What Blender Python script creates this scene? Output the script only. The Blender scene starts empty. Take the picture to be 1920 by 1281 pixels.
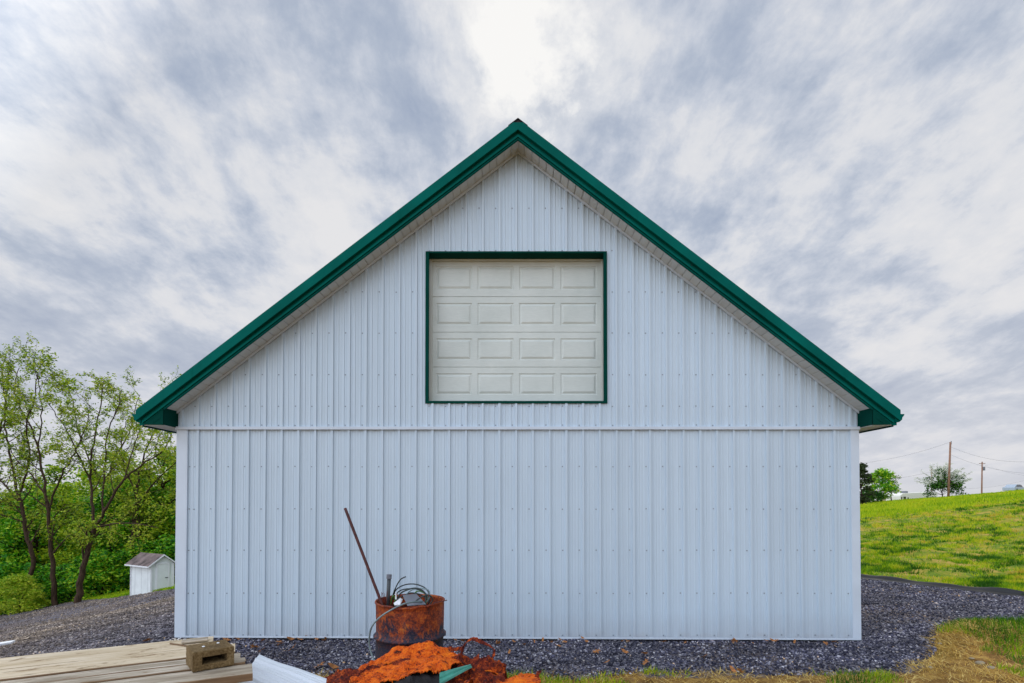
import bpy, math, random
import numpy as np
from mathutils import Vector, Matrix, noise as mnoise

R = math.radians
scene = bpy.context.scene
col = scene.collection
rnd = random.Random(7)
rng = np.random.default_rng(11)

# ------------------------------------------------------------------ camera
CAMZ = 1.87
F = 980.0            # focal length in photo pixels (1920 wide)
PITCH = R(1.0)
CX, CY = 960.0, 923.0
cam_d = bpy.data.cameras.new("camera")
cam = bpy.data.objects.new("camera", cam_d)
col.objects.link(cam)
cam.location = (0, 0, CAMZ)
cam.rotation_euler = (R(90) + PITCH, 0, 0)
cam_d.sensor_width = 36
cam_d.lens = F / 1920 * 36
cam_d.shift_y = (CY - 640.5) / 1920
cam_d.clip_start = 0.05
cam_d.clip_end = 5000
scene.camera = cam
_c, _s = math.cos(PITCH), math.sin(PITCH)


def ray(px, py):
    u, v = (px - CX) / F, (CY - py) / F
    return Vector((u, _c - v * _s, v * _c + _s))


def at(px, py, Y):
    """point seen at photo pixel (px,py) at world depth Y"""
    d = ray(px, py)
    return Vector((0, 0, CAMZ)) + d * (Y / d.y)


def at_z(px, py, z):
    d = ray(px, py)
    return Vector((0, 0, CAMZ)) + d * ((z - CAMZ) / d.z)


# ------------------------------------------------------------------ helpers
def tag(o, label=None, cat=None, group=None, kind=None):
    if label: o["label"] = label
    if cat: o["category"] = cat
    if group: o["group"] = group
    if kind: o["kind"] = kind
    return o


def empty(name, loc=(0, 0, 0), rz=0.0):
    o = bpy.data.objects.new(name, None)
    o.empty_display_size = 0.2
    o.location = loc
    o.rotation_euler = (0, 0, rz)
    col.objects.link(o)
    return o


class MB:
    def __init__(self):
        self.v, self.f, self.m = [], [], []

    def add(self, vs, fs, mi=0):
        n = len(self.v)
        self.v.extend([tuple(p) for p in vs])
        for f in fs:
            self.f.append(tuple(i + n for i in f)); self.m.append(mi)
        return self

    def quad(self, a, b, c, d, mi=0):
        return self.add([a, b, c, d], [(0, 1, 2, 3)], mi)

    def box(self, lo, hi, mi=0, M=None, bev=0.0):
        x0, y0, z0 = lo; x1, y1, z1 = hi
        vs = [Vector(p) for p in [(x0, y0, z0), (x1, y0, z0), (x1, y1, z0), (x0, y1, z0),
                                  (x0, y0, z1), (x1, y0, z1), (x1, y1, z1), (x0, y1, z1)]]
        if M: vs = [M @ p for p in vs]
        return self.add(vs, [(0, 3, 2, 1), (4, 5, 6, 7), (0, 1, 5, 4), (1, 2, 6, 5), (2, 3, 7, 6), (3, 0, 4, 7)], mi)

    def prism(self, poly, d, mi=0):
        """poly: list of 3d points, extruded by vector d"""
        n = len(poly)
        a = [Vector(p) for p in poly]; b = [p + Vector(d) for p in a]
        fs = [tuple(range(n))[::-1], tuple(range(n, 2 * n))]
        fs += [(i, (i + 1) % n, (i + 1) % n + n, i + n) for i in range(n)]
        return self.add(a + b, fs, mi)

    def tube(self, pts, rad, n=6, mi=0, cap=True):
        pts = [Vector(p) for p in pts]
        if not hasattr(rad, '__len__'): rad = [rad] * len(pts)
        t0 = (pts[1] - pts[0]).normalized()
        ref = Vector((0, 0, 1)) if abs(t0.z) < .9 else Vector((1, 0, 0))
        vs, fs = [], []
        for i, p in enumerate(pts):
            t = (pts[min(i + 1, len(pts) - 1)] - pts[max(i - 1, 0)])
            if t.length < 1e-9: t = t0.copy()
            t.normalize()
            a = ref - t * ref.dot(t)
            if a.length < 1e-5: a = t.orthogonal()
            a.normalize(); b = t.cross(a); ref = a
            for k in range(n):
                an = 2 * math.pi * k / n
                vs.append(p + (a * math.cos(an) + b * math.sin(an)) * rad[i])
        for i in range(len(pts) - 1):
            for k in range(n):
                q = (k + 1) % n
                fs.append((i * n + k, i * n + q, (i + 1) * n + q, (i + 1) * n + k))
        if cap:
            fs.append(tuple(range(n))[::-1]); fs.append(tuple((len(pts) - 1) * n + k for k in range(n)))
        return self.add(vs, fs, mi)

    def lathe(self, prof, n=48, mi=0, c=(0, 0, 0)):
        vs, fs = [], []
        for r, z in prof:
            for k in range(n):
                a = 2 * math.pi * k / n
                vs.append((c[0] + r * math.cos(a), c[1] + r * math.sin(a), c[2] + z))
        for i in range(len(prof) - 1):
            for k in range(n):
                q = (k + 1) % n
                fs.append((i * n + k, i * n + q, (i + 1) * n + q, (i + 1) * n + k))
        return self.add(vs, fs, mi)

    def build(self, name, mats, parent=None, smooth=False, loc=None, bevel=0.0, solid=0.0):
        me = bpy.data.meshes.new(name)
        me.from_pydata(self.v, [], self.f)
        if not isinstance(mats, (list, tuple)): mats = [mats]
        for m in mats: me.materials.append(m)
        me.polygons.foreach_set("material_index", self.m)
        if smooth:
            me.polygons.foreach_set("use_smooth", [True] * len(self.f))
        me.update()
        o = bpy.data.objects.new(name, me)
        col.objects.link(o)
        if loc is not None: o.location = loc
        if parent: o.parent = parent
        if solid:
            s = o.modifiers.new("solid", 'SOLIDIFY'); s.thickness = solid; s.offset = 0
        if bevel:
            b = o.modifiers.new("bevel", 'BEVEL'); b.width = bevel; b.segments = 2; b.limit_method = 'ANGLE'; b.angle_limit = R(40)
        return o


def fast_mesh(name, verts, nper, mat, parent=None, attr=None):
    """verts (N*nper,3): N separate polygons with nper corners each"""
    verts = np.asarray(verts, dtype=np.float32)
    nv = len(verts); nf = nv // nper
    me = bpy.data.meshes.new(name)
    me.vertices.add(nv); me.vertices.foreach_set("co", verts.ravel())
    me.loops.add(nv); me.loops.foreach_set("vertex_index", np.arange(nv, dtype=np.int32))
    me.polygons.add(nf)
    me.polygons.foreach_set("loop_start", np.arange(0, nv, nper, dtype=np.int32))
    me.update(calc_edges=True)
    me.materials.append(mat)
    if attr is not None:
        a = me.attributes.new("vary", 'FLOAT', 'POINT')
        a.data.foreach_set("value", np.repeat(np.asarray(attr, dtype=np.float32), nper))
    o = bpy.data.objects.new(name, me)
    col.objects.link(o)
    if parent: o.parent = parent
    return o


def indexed_mesh(name, verts, faces, mat, parent=None, attr=None, smooth=False):
    verts = np.asarray(verts, dtype=np.float32); faces = np.asarray(faces, dtype=np.int32)
    k = faces.shape[1]
    me = bpy.data.meshes.new(name)
    me.vertices.add(len(verts)); me.vertices.foreach_set("co", verts.ravel())
    me.loops.add(faces.size); me.loops.foreach_set("vertex_index", faces.ravel())
    me.polygons.add(len(faces))
    me.polygons.foreach_set("loop_start", np.arange(0, faces.size, k, dtype=np.int32))
    if smooth: me.polygons.foreach_set("use_smooth", np.ones(len(faces), dtype=bool))
    me.update(calc_edges=True)
    me.materials.append(mat)
    if attr is not None:
        for nm, arr in attr.items():
            a = me.attributes.new(nm, 'FLOAT', 'POINT')
            a.data.foreach_set("value", np.asarray(arr, dtype=np.float32))
    o = bpy.data.objects.new(name, me)
    col.objects.link(o)
    if parent: o.parent = parent
    return o


def copy_tree(o, parent=None):
    c = o.copy(); col.objects.link(c)
    if parent: c.parent = parent
    for ch in list(o.children): copy_tree(ch, c)
    return c


# ------------------------------------------------------------------ materials
class NT:
    def __init__(self, nt): self.nt = nt; self.N = nt.nodes; self.L = nt.links

    def n(self, t, **kw):
        nd = self.N.new(t)
        for k, v in kw.items():
            if k.startswith("i_"):
                key = k[2:]
                nd.inputs[int(key) if key.isdigit() else key].default_value = v
            else: setattr(nd, k, v)
        return nd

    def l(self, a, b): self.L.new(a, b)

    def sock(self, nd, key, v):
        if hasattr(v, 'links') or isinstance(v, bpy.types.NodeSocket): self.l(v, nd.inputs[key])
        else: nd.inputs[key].default_value = v

    def math(self, op, a, b=0.0, c=0.0, clamp=False):
        nd = self.N.new("ShaderNodeMath"); nd.operation = op; nd.use_clamp = clamp
        self.sock(nd, 0, a); self.sock(nd, 1, b); self.sock(nd, 2, c)
        return nd.outputs[0]

    def noise(self, vec, scale, detail=4, rough=.55, dist=0.0, lac=2.0):
        nd = self.n("ShaderNodeTexNoise"); self.sock(nd, "Vector", vec)
        nd.inputs["Scale"].default_value = scale; nd.inputs["Detail"].default_value = detail
        nd.inputs["Roughness"].default_value = rough; nd.inputs["Distortion"].default_value = dist
        nd.inputs["Lacunarity"].default_value = lac
        return nd.outputs["Fac"]

    def ramp(self, fac, stops, interp='LINEAR'):
        nd = self.n("ShaderNodeValToRGB"); cr = nd.color_ramp; cr.interpolation = interp
        while len(cr.elements) > len(stops): cr.elements.remove(cr.elements[-1])
        while len(cr.elements) < len(stops): cr.elements.new(.5)
        for e, (p, c) in zip(cr.elements, stops):
            e.position = p
            e.color = (c, c, c, 1) if not hasattr(c, '__len__') else (*c, 1)
        self.sock(nd, 0, fac)
        return nd.outputs[0]

    def mix(self, fac, a, b, mode='MIX'):
        nd = self.n("ShaderNodeMix", data_type='RGBA', blend_type=mode)
        self.sock(nd, 0, fac)
        for i, v in ((6, a), (7, b)):
            if isinstance(v, (tuple, list)): nd.inputs[i].default_value = (*v[:3], 1)
            else: self.l(v, nd.inputs[i])
        return nd.outputs[2]

    def mapping(self, vec, scale=(1, 1, 1), loc=(0, 0, 0), rot=(0, 0, 0)):
        nd = self.n("ShaderNodeMapping"); self.l(vec, nd.inputs[0])
        nd.inputs["Scale"].default_value = scale; nd.inputs["Location"].default_value = loc; nd.inputs["Rotation"].default_value = rot
        return nd.outputs[0]

    def bump(self, h, strength=.5, dist=.01, normal=None):
        nd = self.n("ShaderNodeBump"); self.l(h, nd.inputs["Height"])
        nd.inputs["Strength"].default_value = strength; nd.inputs["Distance"].default_value = dist
        if normal: self.l(normal, nd.inputs["Normal"])
        return nd.outputs[0]


def new_mat(name, rough=.6, metal=0.0, spec=.5):
    m = bpy.data.materials.new(name); m.use_nodes = True
    t = NT(m.node_tree)
    p = t.N["Principled BSDF"]
    p.inputs["Roughness"].default_value = rough
    p.inputs["Metallic"].default_value = metal
    p.inputs["Specular IOR Level"].default_value = spec
    t.p = p
    tc = t.n("ShaderNodeTexCoord"); t.obj = tc.outputs["Object"]; t.gen = tc.outputs["Generated"]
    g = t.n("ShaderNodeNewGeometry"); t.pos = g.outputs["Position"]
    return m, t


def simple(name, c, rough=.6, metal=0.0, var=.12, scale=3.0, bump=0.0, bscale=60, spec=.5, c2=None):
    m, t = new_mat(name, rough, metal, spec)
    f = t.noise(t.obj, scale, 6, .6)
    c2 = c2 or tuple(x * (1 - var * 2.2) for x in c)
    r = t.ramp(f, [(.3, c2), (.65, c)])
    t.l(r, t.p.inputs["Base Color"])
    if bump:
        t.l(t.bump(t.noise(t.obj, bscale, 3), bump, .004), t.p.inputs["Normal"])
    return m


M = {}


def mk_panel(name, c):
    m, t = new_mat(name, .38, 0, .45)
    st = t.noise(t.mapping(t.obj, (9, 9, .12)), 3.0, 5, .6)       # faint vertical run-off streaks
    bl = t.noise(t.obj, .7, 3, .5)
    f = t.math('ADD', t.math('MULTIPLY', st, .6), t.math('MULTIPLY', bl, .5))
    cc = t.ramp(f, [(.35, tuple(x * .9 for x in c)), (.7, c)])
    # dust splashed up from the gravel along the bottom
    sep = t.n("ShaderNodeSeparateXYZ"); t.l(t.obj, sep.inputs[0])
    h = t.math('ADD', sep.outputs[2], t.math('MULTIPLY', t.noise(t.obj, 6, 4), .25))
    d = t.ramp(h, [(.06, .62), (.20, .22), (.50, 0.0)])
    cc = t.mix(d, cc, (.34, .31, .31))
    wn = t.n("ShaderNodeTexWhiteNoise", noise_dimensions='1D'); t.l(t.math('FLOOR', t.math('DIVIDE', t.math('ADD', sep.outputs[0], .18), .9144)), wn.inputs["W"])
    cc = t.mix(1.0, cc, t.ramp(wn.outputs["Value"], [(0, .95), (1, 1.0)]), 'MULTIPLY')   # sheets from different coils
    t.l(cc, t.p.inputs["Base Color"])
    t.l(t.bump(t.noise(t.mapping(t.obj, (1.6, 1, .5)), 2.0, 3), .55, .014), t.p.inputs["Normal"])
    return m


M['wall'] = mk_panel("painted_steel_siding", (.53, .64, .735))
M['wtrim'] = simple("painted_steel_trim", (.57, .65, .74), .45, var=.05, scale=2)
M['screw'] = simple("screw_head", (.28, .32, .37), .45, .4, var=.1)
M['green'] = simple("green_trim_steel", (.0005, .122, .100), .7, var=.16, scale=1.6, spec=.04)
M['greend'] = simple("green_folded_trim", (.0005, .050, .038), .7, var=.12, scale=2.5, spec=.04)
M['roof'] = simple("green_roof_steel", (.003, .10, .08), .4, var=.1)
M['black'] = simple("black_closure", (.012, .012, .014), .8)
M['soffit'] = simple("white_vinyl_soffit", (.62, .66, .66), .55, var=.05, scale=1.5)

m, t = new_mat("embossed_door_steel", .5)
g1 = t.noise(t.mapping(t.obj, (1.6, 1, 26)), 7, 5, .65)
g2 = t.noise(t.obj, 2.0, 3)
t.l(t.ramp(t.math('ADD', t.math('MULTIPLY', g1, .5), t.math('MULTIPLY', g2, .5)), [(.3, (.47, .525, .50)), (.7, (.63, .68, .65))]), t.p.inputs["Base Color"])
t.l(t.bump(g1, .35, .004), t.p.inputs["Normal"])
M['door'] = m
M['seal'] = simple("door_seal_vinyl", (.60, .63, .58), .6, var=.05)

# rust family
def mk_rust(name, cs, scale=9, rough=.85, bump=.8, contrast=(.3, .5, .7)):
    m, t = new_mat(name, rough, 0, .25)
    f = t.noise(t.obj, scale, 8, .7, .4)
    f2 = t.noise(t.obj, scale * 5, 5, .7)
    k = t.math('ADD', t.math('MULTIPLY', f, .65), t.math('MULTIPLY', f2, .35))
    t.l(t.ramp(k, list(zip(contrast, cs))), t.p.inputs["Base Color"])
    t.l(t.bump(t.math('ADD', f2, f), bump, .012), t.p.inputs["Normal"])
    return m

M['rust_orange'] = mk_rust("orange_rust", [(.05, .008, .003), (.60, .085, .004), (.88, .21, .008)], 14, bump=1.0, contrast=(.40, .47, .62))
M['rust_dark'] = mk_rust("dark_rust", [(.025, .004, .004), (.15, .016, .006), (.62, .11, .008)], 18, bump=1.0, contrast=(.40, .50, .62))
M['hollow_shade'] = simple('hollow_shade', (.012, .010, .012), .9, var=.4, scale=20, bump=.6)  # near-black colour that paints the shade under the orange sheet
M['rod'] = simple("rusty_rod", (.09, .02, .018), .7, var=.3, scale=30)

m, t = new_mat("burnt_drum_steel", .62, .1, .4)
f = t.noise(t.obj, 12, 9, .75, .3); f2 = t.noise(t.obj, 60, 5, .75); f3 = t.noise(t.mapping(t.obj, (1, 1, .6), (3, 1, 7)), 8, 9, .78, .2)
k = t.math('ADD', t.math('MULTIPLY', f, .6), t.math('MULTIPLY', f2, .4))
rustc = t.ramp(k, [(.38, (.02, .008, .008)), (.46, (.11, .016, .006)), (.53, (.30, .05, .007)), (.62, (.46, .14, .015)), (.70, (.26, .18, .05))])
sep = t.n("ShaderNodeSeparateXYZ"); t.l(t.obj, sep.inputs[0])
zz = t.math('SUBTRACT', sep.outputs[2], .62)
pm = t.math('ADD', t.math('MULTIPLY', f3, 1.5), t.math('ADD', t.math('MULTIPLY', zz, -1.2), .10))
pmask = t.ramp(pm, [(.72, 0.0), (.86, 1.0)])
paint = t.ramp(f2, [(.40, (.004, .005, .016)), (.56, (.02, .02, .045)), (.64, (.10, .03, .01)), (.74, (.32, .10, .02))])
t.l(t.mix(pmask, rustc, paint), t.p.inputs["Base Color"])
t.l(t.bump(t.math('ADD', f2, f), .5, .008), t.p.inputs["Normal"])
M['drum'] = m

M['grey'] = simple("grey_paint_plate", (.16, .17, .20), .45, var=.1)
M['darkgrey'] = simple("dark_conduit", (.06, .07, .075), .5, var=.25, scale=12)
M['cable'] = simple("green_grey_cable", (.018, .032, .03), .5, var=.2, scale=9)
M['cablel'] = simple("pale_grey_cable", (.17, .24, .25), .5, var=.2, scale=9)
M['cableg'] = simple("green_cable", (.06, .20, .03), .5, var=.2, scale=9)
M['redwire'] = simple("red_wire", (.18, .02, .02), .5)
M['white'] = simple("white_scrap", (.78, .80, .82), .45, var=.05)
M['sheetw'] = simple("white_sheet_steel", (.70, .75, .80), .38, var=.07, scale=1.3)
M['sheetg'] = simple("teal_sheet_steel", (.05, .28, .21), .4, var=.25, scale=9)
M['plastic'] = simple("black_plastic_fabric", (.005, .005, .007), .5, var=.3, scale=7, bump=.5, bscale=20)

# timber
def mk_wood(name, dark, mid, light, seed=0.0):
    m, t = new_mat(name, .8, 0, .25)
    v = t.mapping(t.obj, (1.0, 14, 14), (seed, seed * 2, 0))
    g = t.noise(v, 3.2, 7, .65, .6)
    b = t.noise(t.mapping(t.obj, (1, 3, 1), (seed, 0, 0)), 2.3, 5, .6)
    st = t.noise(t.mapping(t.obj, (1, 2, 1), (seed * 3, 5, 0)), 5.5, 6, .7)
    k = t.math('ADD', t.math('MULTIPLY', g, .6), t.math('MULTIPLY', b, .45))
    c = t.ramp(k, [(.34, dark), (.5, mid), (.66, light)])
    c = t.mix(t.ramp(st, [(.57, 0.0), (.66, .8)]), c, (.20, .12, .055))
    knots = t.n("ShaderNodeTexVoronoi"); t.l(t.mapping(t.obj, (1.6, 6, 1), (seed, 0, 0)), knots.inputs["Vector"]); knots.inputs["Scale"].default_value = 1.3
    c = t.mix(t.ramp(knots.outputs["Distance"], [(.07, .9), (.12, 0.0)]), c, (.06, .022, .012))
    t.l(c, t.p.inputs["Base Color"])
    t.l(t.bump(g, .6, .006), t.p.inputs["Normal"])
    return m

M['woodp'] = mk_wood("pale_new_plank", (.34, .25, .14), (.55, .44, .29), (.70, .60, .45), 1.7)
M['woodg'] = mk_wood("weathered_plank", (.15, .115, .08), (.36, .30, .22), (.62, .55, .45), 4.1)
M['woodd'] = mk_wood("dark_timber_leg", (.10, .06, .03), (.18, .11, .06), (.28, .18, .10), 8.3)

m, t = new_mat("split_concrete", .92, 0, .2)
f = t.noise(t.obj, 9, 6, .7); f2 = t.noise(t.obj, 90, 4, .75)
k = t.math('ADD', t.math('MULTIPLY', f, .4), t.math('MULTIPLY', f2, .6))
t.l(t.ramp(k, [(.33, (.045, .028, .011)), (.5, (.16, .105, .045)), (.68, (.32, .23, .12))]), t.p.inputs["Base Color"])
t.l(t.bump(f2, 1.0, .008), t.p.inputs["Normal"])
M['block'] = m

# vegetation
def mk_leaf(name, stops, transl=.35, scale=.5):
    m = bpy.data.materials.new(name); m.use_nodes = True
    t = NT(m.node_tree); p = t.N["Principled BSDF"]; p.inputs["Roughness"].default_value = .55; p.inputs["Specular IOR Level"].default_value = .25
    at_ = t.n("ShaderNodeAttribute", attribute_name="vary")
    oi = t.n("ShaderNodeObjectInfo")
    tc = t.n("ShaderNodeTexCoord")
    big = t.noise(tc.outputs["Object"], scale, 2)
    k = t.math('ADD', t.math('MULTIPLY', at_.outputs["Fac"], .55), t.math('MULTIPLY', big, .35))
    k = t.math('ADD', k, t.math('MULTIPLY', oi.outputs["Random"], .15))
    c = t.ramp(k, stops)
    t.l(c, p.inputs["Base Color"])
    tr = t.n("ShaderNodeBsdfTranslucent"); t.l(t.mix(.0, c, c), tr.inputs[0])
    ms = t.n("ShaderNodeMixShader"); ms.inputs[0].default_value = transl
    t.l(p.outputs[0], ms.inputs[1]); t.l(tr.outputs[0], ms.inputs[2])
    t.l(ms.outputs[0], t.N["Material Output"].inputs[0])
    return m

M['leaf_young'] = mk_leaf("young_walnut_leaf", [(.2, (.05, .11, .004)), (.42, (.17, .30, .008)), (.66, (.40, .50, .02)), (.9, (.46, .44, .08))], .35)
M['leaf_dense'] = mk_leaf("dense_woodland_leaf", [(.20, (.006, .05, .002)), (.42, (.035, .24, .005)), (.60, (.16, .46, .008)), (.82, (.48, .64, .03))], .22)
M['leaf_olive'] = mk_leaf("olive_leaf", [(.22, (.015, .07, .002)), (.42, (.11, .28, .006)), (.70, (.42, .54, .015))], .25)
M['leaf_yellow'] = mk_leaf("yellow_green_leaf", [(.2, (.10, .26, .008)), (.5, (.33, .48, .02)), (.8, (.62, .66, .06))], .4)
M['leaf_dark'] = mk_leaf("dark_green_leaf", [(.2, (.012, .05, .008)), (.5, (.03, .12, .012)), (.8, (.09, .22, .02))], .3)
M['leaf_purple'] = mk_leaf("purple_leaf", [(.2, (.02, .025, .012)), (.5, (.035, .06, .015)), (.8, (.06, .09, .03))], .3)
M['blossom'] = mk_leaf("pale_blossom", [(.2, (.50, .54, .46)), (.5, (.72, .74, .66)), (.8, (.85, .85, .78))], .3)
M['grassb'] = mk_leaf("grass_blade", [(.10, (.006, .05, .002)), (.28, (.04, .15, .003)), (.42, (.17, .34, .003)), (.56, (.44, .54, .006)), (.72, (.60, .50, .04)), (.88, (.48, .28, .06))], .3, .22)
M['straw'] = mk_leaf("dry_straw", [(.2, (.26, .13, .02)), (.5, (.62, .40, .08)), (.8, (.80, .64, .24))], .2)

def mk_bark(name, a, b):
    m, t = new_mat(name, .9, 0, .15)
    v = t.mapping(t.obj, (9, 9, 1.6))
    f = t.noise(v, 2.2, 6, .7, .3)
    t.l(t.ramp(f, [(.35, a), (.65, b)]), t.p.inputs["Base Color"])
    t.l(t.bump(f, 1.0, .04), t.p.inputs["Normal"])
    return m

M['bark'] = mk_bark("brown_bark", (.022, .014, .009), (.10, .062, .040))
M['barkd'] = mk_bark("dark_bark", (.012, .008, .006), (.05, .03, .02))
M['leafd'] = simple("dry_oak_leaf", (.42, .17, .045), .8, var=.25, scale=20)
M['pole'] = simple("weathered_pole_timber", (.32, .17, .11), .85, var=.2, scale=4)
M['wire'] = simple("wire_metal", (.08, .08, .09), .5)
M['rv'] = simple("trailer_skin", (.72, .72, .66), .5, var=.05)
M['glass'] = simple("dark_window_glass", (.03, .035, .04), .1, var=.1)
M['carblue'] = simple("silver_car_paint", (.35, .42, .50), .3, var=.05)
M['rubber'] = simple("rubber_tyre", (.015, .015, .015), .8)
M['housew'] = simple("house_siding", (.45, .36, .25), .8)
M['houser'] = simple("house_shingles", (.16, .09, .07), .9)
M['shedw'] = simple("shed_paint", (.74, .79, .78), .6, var=.07, scale=2)
M['shedroof'] = simple("shed_shingles", (.20, .15, .14), .9, var=.35, scale=3, bump=.6, bscale=14)
M['stone_pale'] = simple("pale_stone", (.36, .30, .20), .9, var=.3, scale=10, bump=.5, bscale=25)

# ------------------------------------------------------------------ terrain
DW = 7.14                                             # depth of the barn's front wall
FN = Vector((8.62, 13.25)); FD = Vector((1.75, -2.45)).normalized()   # edge of the gravel on the hill side
NRM = (-FD.y, FD.x)


def sstep(a, b, x):
    t_ = np.clip((x - a) / (b - a), 0, 1)
    return t_ * t_ * (3 - 2 * t_)


def vnoise(x, y, seed=0):
    """smooth value noise, numpy"""
    x = np.asarray(x, float); y = np.asarray(y, float)
    xi = np.floor(x).astype(np.int64); yi = np.floor(y).astype(np.int64)
    fx = x - xi; fy = y - yi
    fx = fx * fx * (3 - 2 * fx); fy = fy * fy * (3 - 2 * fy)
    def h(i, j):
        n = (i * 374761393 + j * 668265263 + seed * 1442695041) & 0xffffffff
        n = ((n ^ (n >> 13)) * 1274126177) & 0xffffffff
        return ((n ^ (n >> 16)) & 0xffff) / 65535.0
    return (h(xi, yi) * (1 - fx) + h(xi + 1, yi) * fx) * (1 - fy) + (h(xi, yi + 1) * (1 - fx) + h(xi + 1, yi + 1) * fx) * fy


def fbm(x, y, seed=0, o=4):
    s, a, tot = 0, 1.0, 0
    for k in range(o):
        s = s + a * vnoise(np.asarray(x) * 2 ** k, np.asarray(y) * 2 ** k, seed + k); tot += a; a *= .5
    return s / tot


def height(x, y):
    x = np.asarray(x, float); y = np.asarray(y, float)
    u = np.maximum(0, -x - 4.6)
    left = -.195 * (np.sqrt(u * u + .25) - .5)
    left = np.maximum(left, -9)
    d = (x - FN.x) * NRM[0] + (y - FN.y) * NRM[1]
    zr = np.clip(1.52 + .062 * (x * 80 / np.maximum(y, 30) - 53), .8, 5.5)
    t_ = np.clip(d / 74, 0, 1)
    hill = zr * (1 - (1 - t_) ** 1.7) * sstep(4, 10, x)
    over = np.maximum(0, y - 84)
    hill = hill - .065 * np.minimum(over, 100) * sstep(8, 20, x)
    onhill = sstep(0.0, 3.0, d) * sstep(4, 10, x)
    rough = onhill * ((fbm(x * .55, y * .55, 3) - .5) * .34 + (fbm(x * 2.2, y * 2.2, 5) - .5) * .20)
    base = -.028 - .004 * np.clip(x, -6, 8)
    mound = .36 * np.exp(-((x - 6.35) ** 2 + (y - 6.7) ** 2) / .9) + .10 * np.exp(-((x - 5.2) ** 2 + (y - 5.5) ** 2) / .5)
    mound = mound + .12 * np.exp(-((x + .9) ** 2 + (y - 4.2) ** 2) / .7)
    micro = (fbm(x * 1.1, y * 1.1, 9) - .5) * .05 * (1 - np.exp(-((y - 6.9) / .8) ** 2) * (np.abs(x) < 6))
    micro = micro + .045 * np.clip(fbm(x * 2.3, x * 0 + .5, 88) * 2 - .75, 0, 1) * np.exp(-((y - DW + .12) / .16) ** 2) * (np.abs(x) < 4.6)
    leftrough = sstep(6, 12, -x) * (fbm(x * .35, y * .35, 21) - .5) * .22
    return base + left + hill + rough + mound + micro + leftrough


def H(x, y): return float(height(x, y))


def seg_side(x, y, pts):
    """interpolated y of a boundary polyline at x"""
    return np.interp(x, [p[0] for p in pts], [p[1] for p in pts])


FRONT = [(-60, 5.2), (-6, 5.5), (0, 5.75), (3.6, 5.75), (4.5, 5.95), (5.2, 6.5), (5.7, 7.05), (6.6, 7.6), (8.1, 8.3), (12, 9.0), (20, 9.2)]
BACK = [(-70, 66), (-31, 34.5), (-20, 25.8), (-14.5, 21.6), (-11.6, 19.5), (-8, 17.5), (0, 16), (7, 16)]


def gravel_mask(x, y):
    """signed metres, > 0 inside the gravel"""
    a = y - seg_side(x, y, FRONT)
    d = (x - FN.x) * NRM[0] + (y - FN.y) * NRM[1]
    b = np.where(x < 7, seg_side(x, y, BACK) - y, -d)
    b = np.minimum(b, np.where(x > 5, -d, 99))
    return np.minimum(a, b)


def axis(lo, hi, step, far, k=1.13):
    a = list(np.arange(lo, hi, step)); s = step; v = a[-1]
    while v < far: s *= k; v += s; a.append(v)
    s = step; v = lo; b = []
    while v > -far: s *= k; v -= s; b.append(v)
    return np.array(b[::-1] + a)


gx = axis(-26, 22, .2, 900); gy = axis(2, 34, .2, 900)
GX, GY = np.meshgrid(gx, gy)
GZ = height(GX, GY)
GM = gravel_mask(GX, GY)
verts = np.stack([GX.ravel(), GY.ravel(), GZ.ravel()], 1)
nx, ny = len(gx), len(gy)
ii = np.arange(nx * ny).reshape(ny, nx)
faces = np.stack([ii[:-1, :-1].ravel(), ii[:-1, 1:].ravel(), ii[1:, 1:].ravel(), ii[1:, :-1].ravel()], 1)
wood_fl = sstep(0.5, 2.5, -(seg_side(GX.ravel(), GY.ravel(), BACK) - GY.ravel())) * (GX.ravel() < -2)

m, t = new_mat("ground_surface", .95, 0, .15)
ga = t.n("ShaderNodeAttribute", attribute_name="gravel").outputs["Fac"]
wa = t.n("ShaderNodeAttribute", attribute_name="woodland").outputs["Fac"]
e = t.math('ADD', ga, t.math('MULTIPLY', t.math('SUBTRACT', t.noise(t.pos, 1.6, 5, .6), .5), 1.3))
gm = t.ramp(t.math('ADD', t.math('MULTIPLY', e, 1.5), .5), [(.35, 0.0), (.65, 1.0)])
vor = t.n("ShaderNodeTexVoronoi"); t.l(t.pos, vor.inputs["Vector"]); vor.inputs["Scale"].default_value = 26
sp = t.n("ShaderNodeSeparateColor"); t.l(vor.outputs["Color"], sp.inputs[0])
gc = t.ramp(sp.outputs[0], [(0, (.035, .035, .05)), (.5, (.11, .105, .13)), (1, (.27, .25, .27))])
gc = t.mix(t.ramp(t.noise(t.pos, .5, 4), [(.45, 0.0), (.7, .45)]), gc, (.19, .13, .08))
dirt = t.ramp(t.noise(t.pos, 4.5, 7, .7), [(.3, (.07, .035, .012)), (.5, (.24, .13, .035)), (.7, (.46, .30, .08))])
grs = t.ramp(t.noise(t.pos, 1.4, 7, .7), [(.3, (.03, .08, .006)), (.45, (.12, .19, .012)), (.55, (.28, .24, .03)), (.66, (.42, .28, .08))])
sepn = t.n("ShaderNodeSeparateXYZ"); t.l(t.pos, sepn.inputs[0])
near = t.ramp(t.math('MULTIPLY', t.math('ADD', sepn.outputs[1], t.math('MULTIPLY', t.noise(t.pos, 1.1, 3), 2.0)), .1), [(.72, 0.0), (.95, 1.0)])
gr = t.mix(near, dirt, grs)
fl = t.ramp(t.noise(t.pos, 1.5, 6, .7), [(.35, (.02, .03, .008)), (.6, (.05, .09, .015)), (.8, (.10, .07, .03))])
gr = t.mix(wa, gr, fl)
t.l(t.mix(gm, gr, gc), t.p.inputs["Base Color"])
bb = t.math('ADD', t.math('MULTIPLY', vor.outputs["Distance"], t.math('MULTIPLY', gm, -1.6)), t.noise(t.pos, 9, 6, .7))
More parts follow.
